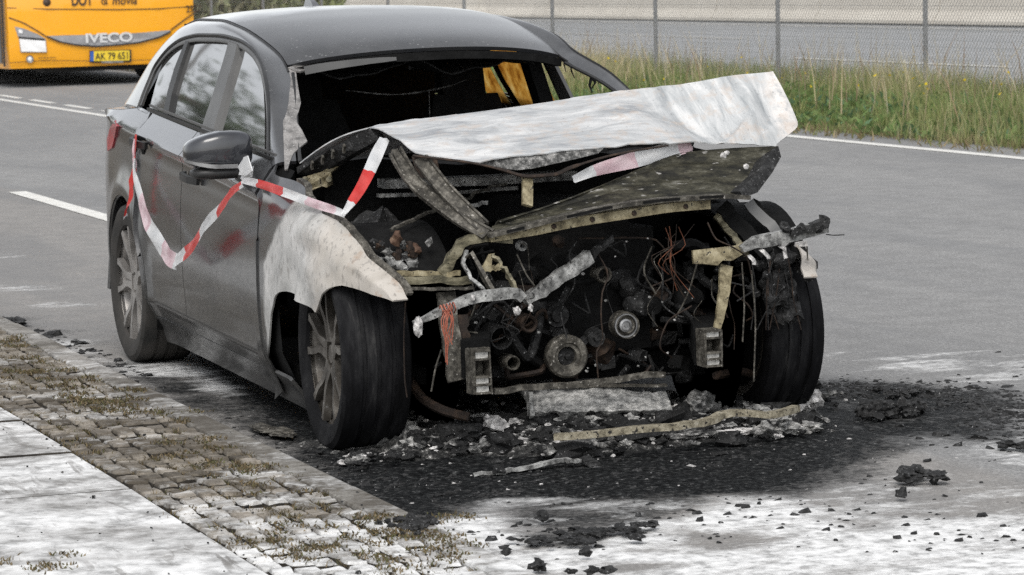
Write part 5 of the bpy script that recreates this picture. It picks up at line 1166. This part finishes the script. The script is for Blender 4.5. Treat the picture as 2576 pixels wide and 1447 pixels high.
# the bed of ash and melted residue under and in front of the nose
_fe = np.array([P(u, v, z=0.)[:2] for u, v in [(960, 1135), (1040, 1160), (1160, 1150), (1300, 1150), (1480, 1150), (1640, 1135), (1780, 1118), (1920, 1090), (2060, 1062), (2120, 1040)]])
def heap(x_, y_):
    e = np.interp(y_, _fe[:, 1], _fe[:, 0])+.04*nz((y_*7, 0, 0), 1, 6); d = e-x_
    lat = ss(-1.0, -.72, y_)*(1-ss(.76, .97, y_)); top = .075+.030*nz((x_*3, y_*3, 0), 1, 8)
    return lat*top*ss(-.02, .42, d)**1.2*(.45+.55*ss(2.75, 3.0, x_)), ss(-.05, .05, d)*lat
xs_b, ys_b = np.arange(2.55, 3.75, .012), np.arange(-1.02, .98, .012); g = np.zeros((len(xs_b), len(ys_b), 3))
for i, x_ in enumerate(xs_b):
    for j, y_ in enumerate(ys_b):
        h_, f = heap(x_, y_); n1, n2, n3 = nz((x_, y_*.8, 0), 6, 1), nz((x_, y_, 0), 17, 2), nz((x_, y_, 0), 42, 3)
        g[i, j] = (x_, y_, -.012+h_+f*(.012+.022*max(0, n1+.2)+.018*(.5-abs(n2)*1.5)+.012*n3+.008*rng.random()))
b = MB(); b.grid(g); tag(b.build('ash_bed', mottled('ash_bed_residue', [(.40, (.004, .004, .004)), (.48, (.017, .017, .0165)), (.54, (.05, .05, .048)), (.59, (.17, .165, .155)), (.65, (.60, .59, .57))], 34, 10, .9, bump=1., bscale=120, dist=.008, nrough=.78), sharp=20), kind='stuff')
def on_heap(u, v, lift=0.):
    # where the line of sight meets the heap
    p = None
    for z in np.arange(.16, -.001, -.004):
        p = P(u, v, z=z)
        if heap(p[0], p[1])[0]+.012 >= z: break
    p[2] += lift; return p
def strip_thing(name, label, L, wd, ht, mat, n_=18, up=(0, 0, 1)):
    q = spline(np.array([P(u, v, z=z) for u, v, z in L]), n_)+rng.normal(0, .002, (n_, 3)); b = MB(); b.bar(q, wd, ht, up=up)
    return tag(b.build(name, mat, sharp=30), label, 'car wreckage')
strip_thing('bent_metal_strip', 'long tan scorched metal strip lying on the rubble in front of the car', [(1392, 1100, .075), (1530, 1088, .085), (1683, 1074, .09), (1766, 1062, .09), (1830, 1042, .10), (1880, 1040, .10), (1940, 1044, .09), (2004, 1026, .09)], np.interp(np.linspace(0, 1, 18), [0, .5, 1], [.030, .034, .03]), .020, M['scorched'])
strip_thing('flat_metal_strip', 'short grey flat metal strip on the black road, nearest metal to the camera', [(1193, 1195, .006), (1276, 1184, .010), (1348, 1171, .016), (1421, 1156, .022), (1452, 1162, .02)], [.010]*3+[.022]*4+[.026]*11, .010, M['ashmetal'])
strip_thing('charred_strip', 'small black bent strip beside the tip of the grey metal strip', [(1468, 1148, .03), (1490, 1166, .015), (1502, 1176, .006)], .04, .008, M['char'])
rad = thing('burnt_radiator', 'ash grey slab of the burnt radiator lying under the front of the car', 'car wreckage', P(1510, 1050, x=3.04))
a, c = P(1336, 1046, x=3.02), P(1692, 1040, x=3.06); d_ = (c-a); L_ = np.linalg.norm(d_); d_ /= L_; up_ = np.array([0, 0, 1.]); fr = np.cross(up_, d_)*-1
b = MB(); nseg = 22
g = np.array([[a+d_*L_*t+up_*(h*(1-.25*ss(.55, .9, t))+.008*nz((t*20, h*30, 0), 1, 3)+(.010*nz((t*9, 0, 0), 1, 7) if h > .05 else 0))+np.array([.014*nz((t*14, h*40, 0), 1, 9), 0, 0])+np.array([.012*math.sin(t*3)-.05*(h/.06), 0, .012]) for h in (0, .014, .03, .045, .060, .070)] for t in np.linspace(0, 1, 30)]); b.grid(g, thick=.03); b.build('core', M['radiator'], rad)
b = MB(); b.bar([a+d_*L_*t+up_*(.086+.003*nz((t*15, 0, 0), 1, 1))+[-.05, 0, 0] for t in np.linspace(0, 1, 16)], .03, .007); b.build('top_tank', M['burnt'], rad)
b = MB(); b.bar([a+up_*.0, a+up_*.075+[-.01, 0, 0]], .014, .03, up=(1, 0, 0)); b.build('end_plate', M['ashmetal'], rad)
def lump_thing(label, u, v, r, mat='char', flat=.5, seed=1, sub=2, rough=.8, n_=1, kind='charred_lump', spread=None):
    b = MB(); c = on_heap(u, v)
    rs = np.random.default_rng(seed)
    for k in range(n_):
        sp_ = spread or (r[0]*.5, r[1]*.55); o = np.array([rs.normal(0, sp_[0]), rs.normal(0, sp_[1]), 0]) if n_ > 1 else np.zeros(3); kk = 1 if n_ == 1 else rs.uniform(.4, .75)
        b.lump(c+o+[0, 0, r[2]*flat*kk*.8], np.array(r)*kk, seed+k, sub, flat, rough)
    o = b.build(kind, M[mat]); return tag(o, kind='stuff') if spread else tag(o, label, 'debris')
lump_thing('jagged black charred lump alone on the bare road to the right of the car', 2322, 1200, (.05, .05, .04), 'char', .6, 3, 2, 1., 5)
lump_thing('black crumpled charred piece beside the front left wheel', 2238, 1044, (.05, .045, .05), 'char', .7, 9, 2, 1., 9, spread=(.05, .04))
lump_thing('small black charred heap at the right edge, behind the foam', 2562, 1124, (.05, .035, .03), 'char', .5, 12, 2, 1., 4)
lump_thing('flat black heap on the grey road far right of the left wheel', 2262, 992, (.030, .024, .022), 'char', .6, 14, 1, 1., 18, spread=(.05, .04))
lump_thing('single round black cinder between the lone lump and the foam', 2268, 1250, (.018, .016, .016), 'char', .9, 16, 1, .7)
lump_thing('broad dark crumbled heap half sunk in the foam', 1508, 1342, (.034, .026, .018), 'char', .6, 18, 1, 1., 34, spread=(.045, .085))
lump_thing('lower dark crumbled patch of residue lying in the foam nearer the camera', 1400, 1362, (.030, .024, .016), 'char', .6, 22, 1, 1., 26, spread=(.035, .07))
lump_thing('black cinder standing in the foam above the crumbled heaps', 1366, 1310, (.022, .018, .02), 'char', .8, 24, 1, .7)
lump_thing('black cinder at the bottom edge, right one of two in the foam', 1498, 1441, (.022, .034, .022), 'char', .7, 26, 1, .9, 3)
lump_thing('black cinder pair at the bottom edge, next to the kerb corner', 1362, 1432, (.035, .026, .026), 'char', .7, 28, 1, .9, 3)
lump_thing('lone black cinder in the white foam above the bottom edge', 1474, 1398, (.014, .016, .014), 'char', .8, 30, 1, .7)
lump_thing('black cinder on the foam beside the kerb', 1272, 1396, (.014, .014, .012), 'char', .8, 32, 1, .7)
lump_thing('black charred scrap on the road at the far left, behind the parked car', 30, 813, (.10, .055, .03), 'char', .6, 34, 2, 1., 5)
lump_thing('flat grey black scrap lying beside the front right wheel', 690, 1090, (.16, .05, .02), 'burnt', .5, 36, 2, .7, 4)
lump_thing('pale ash clump under the front right of the car', 1262, 1083, (.05, .05, .05), 'whiteash', .7, 40, 2, .9, 5, 'ash_clump')
lump_thing('white ash clump piled against the front left wheel', 2000, 1022, (.06, .06, .07), 'whiteash', .8, 44, 2, .9, 7, 'ash_clump')
lump_thing('grey ash clump standing behind the tan strip near the left wheel', 1880, 985, (.06, .06, .07), 'greyash', .9, 48, 2, .9, 6, 'ash_clump')
lump_thing('black and grey ash clump at the end of the radiator slab', 1770, 1042, (.06, .05, .06), 'greyash', .8, 52, 2, .9, 6, 'ash_clump')
lump_thing('bright white ash crust below the tan strip', 1860, 1090, (.02, .07, .02), 'whiteash', .6, 56, 2, .9, 5, 'ash_clump')
lump_thing('curled brown grey ash crust in front of the tan strip', 1730, 1100, (.04, .08, .03), 'greyash', .6, 60, 2, .9, 6, 'ash_clump')
lump_thing('pale ash crust at the near end of the tan strip', 1470, 1128, (.03, .06, .03), 'greyash', .7, 64, 2, .9, 6, 'ash_clump')
lump_thing('black charred mound beside the front right tyre', 1135, 1105, (.07, .07, .06), 'char', .7, 68, 2, .9, 6)
# uncountable rubble: heaps of char and ash, then crumbs
def rubble(name, n_, area, size, mat, seed, hmax=.0, flat=.6, sub=1, lens=1.):
    rs = np.random.default_rng(seed); b = MB()
    for k in range(n_):
        t = rs.random(); L = area; i = min(int(t*(len(L)-1)), len(L)-2); f = t*(len(L)-1)-i
        u = lerp(L[i][0], L[i+1][0], f)+rs.normal(0, L[i][2]); v = lerp(L[i][1], L[i+1][1], f)+rs.normal(0, L[i][3]); p = on_heap(u, v) if hmax else G_(u, v)
        if p[0] < 2.2 and -.65 > p[1] > -.9: continue
        if abs(abs(p[1])-.77) < .13 and p[0] < 3.03: continue
        s_ = size*math.exp(rs.normal(0, .5)); b.lump(p+[0, 0, rs.random()*min(hmax, .02)], (s_*rs.uniform(.6, 1.6), s_*rs.uniform(.6, 1.6)*lens, s_), int(rs.integers(1, 999)), sub, flat, .9)
    o = b.build(name, M[mat], sharp=25); tag(o, kind='stuff'); return o
hp = [(900, 1150, 40, 14), (1040, 1105, 30, 22), (1200, 1090, 40, 26), (1380, 1085, 50, 26), (1560, 1080, 50, 24), (1740, 1050, 50, 28), (1900, 1030, 50, 30), (2030, 1030, 25, 18)]
rubble('charred_rubble', 1000, hp, .013, 'char_dark', 1, .07); rubble('coarse_ash_rubble', 80, hp, .019, 'radiator', 11, .05, .55, 2); rubble('grey_ash_rubble', 620, hp, .011, 'greyash', 2, .08); rubble('white_ash_flakes', 560, hp, .006, 'whiteash', 3, .085, .5)
wide = [(560, 1060, 60, 30), (820, 1190, 60, 35), (1000, 1240, 70, 35), (1300, 1190, 120, 45), (1600, 1170, 150, 50), (1900, 1130, 150, 50), (2200, 1050, 140, 50), (2480, 1030, 110, 50)]
rubble('black_crumbs', 1500, wide, .0055, 'char', 4, 0, .6, 0); rubble('white_crumbs', 130, wide, .0035, 'whiteash', 5, .0, .6, 0)
rubble('foam_cinders', 210, [(1150, 1330, 60, 25), (1500, 1340, 150, 35), (1900, 1300, 150, 35), (2300, 1280, 160, 60), (2500, 1380, 100, 50)], .0055, 'char', 6, 0, .7, 0)
rubble('road_crumbs', 1500, [(2080, 980, 20, 10), (2250, 985, 70, 14), (2500, 1010, 80, 25), (2560, 1080, 60, 40)], .0065, 'char', 7, 0, .5, 0)
rubble('kerb_crumbs', 260, [(30, 835, 40, 12), (120, 850, 50, 14), (230, 880, 40, 14), (330, 920, 40, 14), (520, 990, 60, 18)], .010, 'char', 8, 0, .5, 0)
def pav_crumbs():
    rs = np.random.default_rng(9); b = MB()
    for k in range(130):
        u, v = rs.uniform(0, 1150), rs.uniform(1000, 1447); p = P(u, v, z=.086)
        if p[1] > -1.16: continue
        b.lump(p, math.exp(rs.normal(-5.8, .45)), k, 0, .7, .8)
    tag(b.build('pavement_crumbs', M['char'], sharp=25), kind='stuff')
pav_crumbs()
rs = np.random.default_rng(14); b = MB()
for k in range(60): b.lump(P(rs.normal(1040, 30), rs.normal(1318, 9), z=.09), rs.uniform(.006, .014), k, 1, .7, .9)
tag(b.build('kerb_char', M['char'], sharp=25), kind='stuff')

# ------------------------------------------------------------------ barrier tape
tape = thing('barrier_tape', 'red and white barrier tape looped from the rear door over the mirror to the bonnet', 'barrier tape', P(440, 660, y=-.95))
def run(L, wd, stripes, twist=None, n_=48, name='tape_length'):
    """L: (u, v, y) or (u, v, None, x); wd in metres; stripes: list of (upto, material)"""
    q = np.array([P(l[0], l[1], y=l[2]) if len(l) == 3 else P(l[0], l[1], x=l[3]) for l in L]); q = spline(q, n_)
    nrm = CAM-q; nrm /= np.linalg.norm(nrm, axis=1)[:, None]; b = MB(); ms = [M['tape_red'], M['tape_white'], M['tape_pink']]; g = np.zeros((n_, 4, 3))
    for i in range(n_):
        t = q[min(i+1, n_-1)]-q[max(i-1, 0)]; t /= np.linalg.norm(t); f = np.array([0, -1., .25]) if len(L[0]) == 3 else np.array([1., -.35, .1]); a = np.cross(t, f); a /= np.linalg.norm(a); c = np.cross(a, t)
        s_ = i/(n_-1); w_ = 1.3*np.interp(s_, np.linspace(0, 1, len(wd)), wd); tw = twist(s_) if twist else 0.
        d = a*math.cos(tw)+c*math.sin(tw)
        for j in range(4): g[i, j] = q[i]+d*w_*(j/3-.5)+c*(.004*math.sin(j*2.1+i*.35)+.003*nz((i*.25, j, 0), 1, 2))
    b.grid(g); per = []
    for i in range(n_-1):
        m_ = next(k for up_, k in stripes if i/(n_-1) <= up_); per += [m_]*3
    b.mi = per; return b.build(name, ms, tape, sharp=0)
run([(342, 338, -.905), (338, 420, -.915), (352, 500, -.93), (378, 570, -.94), (405, 620, -.945), (432, 652, -.945), (446, 660, -.945)], [.020, .030, .040, .048, .050, .048, .045], [(.10, 0), (.30, 1), (.50, 2), (.72, 1), (.92, 2), (1, 1)])
run([(440, 658, -.948), (468, 636, -.95), (500, 592, -.955), (535, 545, -.965), (575, 495, -.975), (612, 460, -.99)], [.036, .042, .044, .040, .030, .020], [(.13, 1), (.37, 0), (.63, 1), (.95, 0), (1, 1)])
run([(338, 350, -.91), (336, 430, -.915), (326, 495, -.925), (314, 548, -.935)], [.012, .014, .022, .026], [(.3, 2), (.94, 0), (1, 1)], twist=lambda s: .8*math.sin(s*4))
run([(607, 452, None, 1.90), (650, 462, None, 2.10), (720, 486, None, 2.40), (790, 512, None, 2.65), (850, 532, None, 2.85), (868, 540, None, 2.9)], [.018, .021, .023, .022, .021, .016], [(.18, 1), (.42, 0), (.60, 1), (.86, 2), (1, 1)])
run([(862, 542, None, 2.9), (885, 508, None, 2.85), (915, 460, None, 2.78), (945, 395, None, 2.70), (968, 348, None, 2.62)], [.010, .024, .029, .032, .026], [(.20, 1), (.58, 0), (1, 1)])
run([(1442, 452, None, 2.95), (1500, 428, None, 2.93), (1590, 404, None, 2.90), (1680, 380, None, 2.88), (1740, 366, None, 2.86)], [.018, .030, .040, .040, .03], [(.2, 1), (.52, 2), (.86, 1), (1, 2)])
kn = MB()
for k, L in enumerate([[(600, 440), (612, 396), (622, 392), (634, 430), (620, 442)], [(598, 420), (610, 402), (626, 412), (630, 440), (612, 448)], [(604, 450), (616, 424), (636, 418), (632, 446)]]):
    q = np.array([P(u, v, y=-1.03+.012*k) for u, v in L]); kn.plate(q, (.3, -1, 0), .004)
kn.build('tape_knot', M['tape_white'], tape, smooth=False)
# ------------------------------------------------------------------ bus coming up the other lane
BX = -33.0
bl, br = P(16, 100, x=BX)[1], P(502, 100, x=BX)[1]; bc = (bl+br)/2; bw = br-bl
bus = thing('city_bus', 'yellow city bus with grey grille band waiting on the road behind the car', 'bus', (BX-5.5, bc, 0))
def B(u, v, dx=0.): return P(u, v, x=BX+dx)
# body shell: front curved in plan and rounded at the corners
zz = [.27, .36, .55, .80, 1.05, 1.30, 1.60, 2.2, 2.75, 2.98]
ring = lambda z: [(BX-.02-.10*abs(t)**4-.05*ss(.5, .27, z)-(0 if z < 1.3 else .10*(z-1.3)), bc+t*bw/2*(1-.02*ss(.5, .27, z)), z) for t in np.linspace(-.965, .965, 17)]
G = np.array([[(-11.5+BX, bc-bw/2*.985, z), (BX-5, bc-bw/2*.985, z), (BX-.45, bc-bw/2*.985, z)]+ring(z)+[(BX-.45, bc+bw/2*.985, z), (BX-5, bc+bw/2*.985, z), (BX-11.5, bc+bw/2*.985, z)] for z in zz])
b = MB(); b.grid(G.transpose(1, 0, 2)[::-1]); top = G[-1]; b.add(top, [tuple(range(len(top)))]); b.build('body', M['bus'], bus, sharp=50)
fx = lambda u, v: -.02-.10*abs((B(u, v)[1]-bc)/(bw/2))**4
def pl(name, px, mat, out=.012, th=.02, par=None, sm=False):
    q = np.array([B(u, v, fx(u, v)+out) for u, v in px]); b = MB()
    n_ = len(px); b.plate(q[::-1] if False else q, (1, 0, 0), th); return b.build(name, mat, par or bus, smooth=sm)
up_c = [(116, 91), (160, 89), (220, 88), (300, 86), (360, 82), (428, 76)]; lo_c = [(428, 80), (400, 93), (350, 106), (300, 112), (240, 116), (190, 112), (150, 104), (118, 92)]
gr = pl('grille_band', up_c+lo_c, M['bus_grey'], .02); 
b = MB(); b.bar([B(u, v, fx(u, v)+.03) for u, v in [(118, 92), (150, 105), (190, 113), (240, 117), (300, 113), (350, 107), (400, 94), (430, 80)]], .02, .014, up=(1, 0, 0)); b.build('grille_edge', M['bus_dark'], bus)
b = MB(); b.bar([B(u, v, fx(u, v)+.012) for u, v in [(22, 44), (60, 58), (95, 78), (116, 92)]], .012, .012, up=(1, 0, 0)); b.build('panel_gap', M['ink_brown'], bus)
b = MB(); b.bar([B(u, v, fx(u, v)+.012) for u, v in [(500, 25), (470, 45), (430, 75)]], .012, .012, up=(1, 0, 0)); b.build('panel_gap', M['ink_brown'], bus)
b = MB(); b.bar([B(u, v, fx(u, v)+.010) for u, v in [(18, 20), (120, 23), (300, 24), (400, 22), (490, 16)]], .010, .008, up=(1, 0, 0)); b.build('panel_gap', M['ink_brown'], bus)
for px in ([(25, 158), (120, 152), (250, 154), (400, 150), (480, 146)], [(96, 146), (140, 145)]):
    b = MB(); b.bar([B(u, v, fx(u, v)+.008) for u, v in px], .008, .008, up=(1, 0, 0)); b.build('panel_gap', M['ink_brown'], bus)
hl = pl('headlight', [(37, 67), (60, 72), (95, 86), (115, 98), (118, 132), (52, 132), (48, 100)], M['bus_grey'], .012)
pl('headlight_lamp', [(49, 98), (114, 103), (117, 131), (54, 130)], M['white_lamp'], .03, .02, hl); pl('headlight_lamp', [(47, 74), (56, 76), (57, 84), (48, 83)], M['white_lamp'], .03, .02, hl)
pl('headlight_bar', [(47, 92), (112, 98), (113, 102), (48, 97)], M['bus_dark'], .035, .02, hl)
b = MB(); b.lathe([(.001, .01), (.035, .008), (.05, .012), (.055, 0)], B(75, 149, fx(75, 149)), (1, 0, 0), 16); b.build('fog_lamp', M['alu'], bus)
b = MB(); b.lathe([(.001, .016), (.030, .012), (.032, 0)], B(75, 148, fx(75, 148)), (1, 0, 0), 12); b.build('fog_lens', M['white_lamp'], bus)
b = MB(); b.lathe([(.001, .03), (.04, .02), (.06, 0)], B(118, 6, fx(118, 6)), (1, 0, 0), 12); b.build('washer_cap', M['ink_brown'], bus)
np_ = pl('number_plate', [(236, 129), (326, 127), (326, 152), (236, 154)], M['plate_y'], .03); pl('plate_holder', [(226, 128), (330, 125), (330, 156), (226, 158)], M['bus_dark'], .016, .02); pl('plate_band', [(227, 130), (236, 129), (236, 154), (227, 155)], M['plate_b'], .031, .01, np_)
pl('step_plate', [(255, 153), (310, 152), (310, 158), (255, 159)], M['alu'], .02)
def text(s, u, v, hpx, mat, par, name='lettering', wfit=None, out=.034, bold=0., shear=0.):
    cu = bpy.data.curves.new('t', 'FONT'); cu.body = s; cu.size = 1; cu.extrude = .004; cu.offset = bold; cu.shear = shear; cu.align_x = 'LEFT'
    to = bpy.data.objects.new('t', cu); C.objects.link(to); bpy.context.view_layer.update()
    me = bpy.data.meshes.new_from_object(to.evaluated_get(bpy.context.evaluated_depsgraph_get())); bpy.data.objects.remove(to)
    V = np.array([x.co[:] for x in me.vertices]); F = [tuple(p_.vertices) for p_ in me.polygons]; V[:, 0] -= V[:, 0].min(); V[:, 1] -= V[:, 1].min()
    pxm = np.linalg.norm(B(300, 100)-B(200, 100))/100; k = hpx*pxm/V[:, 1].max(); kx = (wfit*pxm/V[:, 0].max()) if wfit else k
    a = B(u, v, fx(u, v)+out); W = np.stack([a[0]+V[:, 2], a[1]+V[:, 0]*kx, a[2]+V[:, 1]*k], 1)
    # follow the front's curve across the letters
    W[:, 0] += np.array([-.10*abs((y-bc)/(bw/2))**4 for y in W[:, 1]])-(-.10*abs((a[1]-bc)/(bw/2))**4)
    return finish(name, W, F, mat, par, smooth=False)
text('AK 79 651', 240, 151, 17, M['ink'], np_, wfit=82, out=.034)
text('IVECO', 216, 109, 24, M['chrome'], gr, wfit=118, bold=.03, out=.036)
text('DOT', 181, 15, 28, M['ink_brown'], bus, wfit=52, bold=.02, out=.014); text('movia', 283, 12, 20, M['ink_brown'], bus, wfit=62, shear=.2, out=.014)
b = MB(); c = B(262, 4, fx(262, 4)+.014); b.lathe([(.030, .002), (.032, .005), (.042, .005), (.044, .002)], c, (1, 0, 0), 22, cap=False); b.bar([c+[.003, -.005, .02], c+[.003, .012, -.02], c+[.003, .05, -.035]], .012, .004, up=(1, 0, 0)); b.build('emblem', M['ink_brown'], bus)
text('2577', 469, 31, 17, M['ink_brown'], bus, wfit=40, out=.014)
b = MB(); g = np.array([[(BX+.03-.10*abs(t)**4-.10*(z-1.3), bc+t*bw/2*.94, z) for z in (1.50, 1.9, 2.3, 2.6)] for t in np.linspace(1, -1, 15)]); b.grid(g, thick=.02); b.build('windscreen', M['bus_glass'], bus)
b = MB(); b.box((BX-.75, bc-bw/2*.985-.012, 1.45), (.62, .02, 2.2)); b.build('front_door', M['bus_glass'], bus, smooth=False)
b = MB(); b.box((BX-.25, bc-bw/2*.985-.016, 1.4), (.06, .02, 2.2)); b.build('door_post', M['bus_dark'], bus, smooth=False)
for s in (-1, 1):
    for k in range(5):
        b = MB(); b.box((BX-2.4-1.75*k, bc+s*(bw/2*.985+.006), 2.0), (1.65, .02, .95)); b.build('side_window', M['bus_glass'], bus, smooth=False)
b = MB(); b.box((BX-5.6, bc, .33), (10.6, bw*.9, .16)); b.box((BX-.9, bc, .24), (.7, bw*.55, .10)); b.build('underbody', M['bus_dark'], bus, smooth=False)
for x_ in (BX-2.55, BX-8.3):
    for s in (-1, 1):
        b = MB(); b.lathe([(.001, -.13), (.44, -.13), (.48, -.09), (.48, .09), (.44, .13), (.27, .12), (.25, .06), (.001, .06)], (x_, bc+s*(bw/2-.19), .48), (0, s, 0), 28); wv = b.build('wheel', M['rubber'], bus)
        b = MB(); b.lathe([(.001, .13), (.10, .12), (.13, .07), (.24, .08), (.25, .06)], (x_, bc+s*(bw/2-.19), .48), (0, s, 0), 20); b.build('hub', M['alu'], wv)
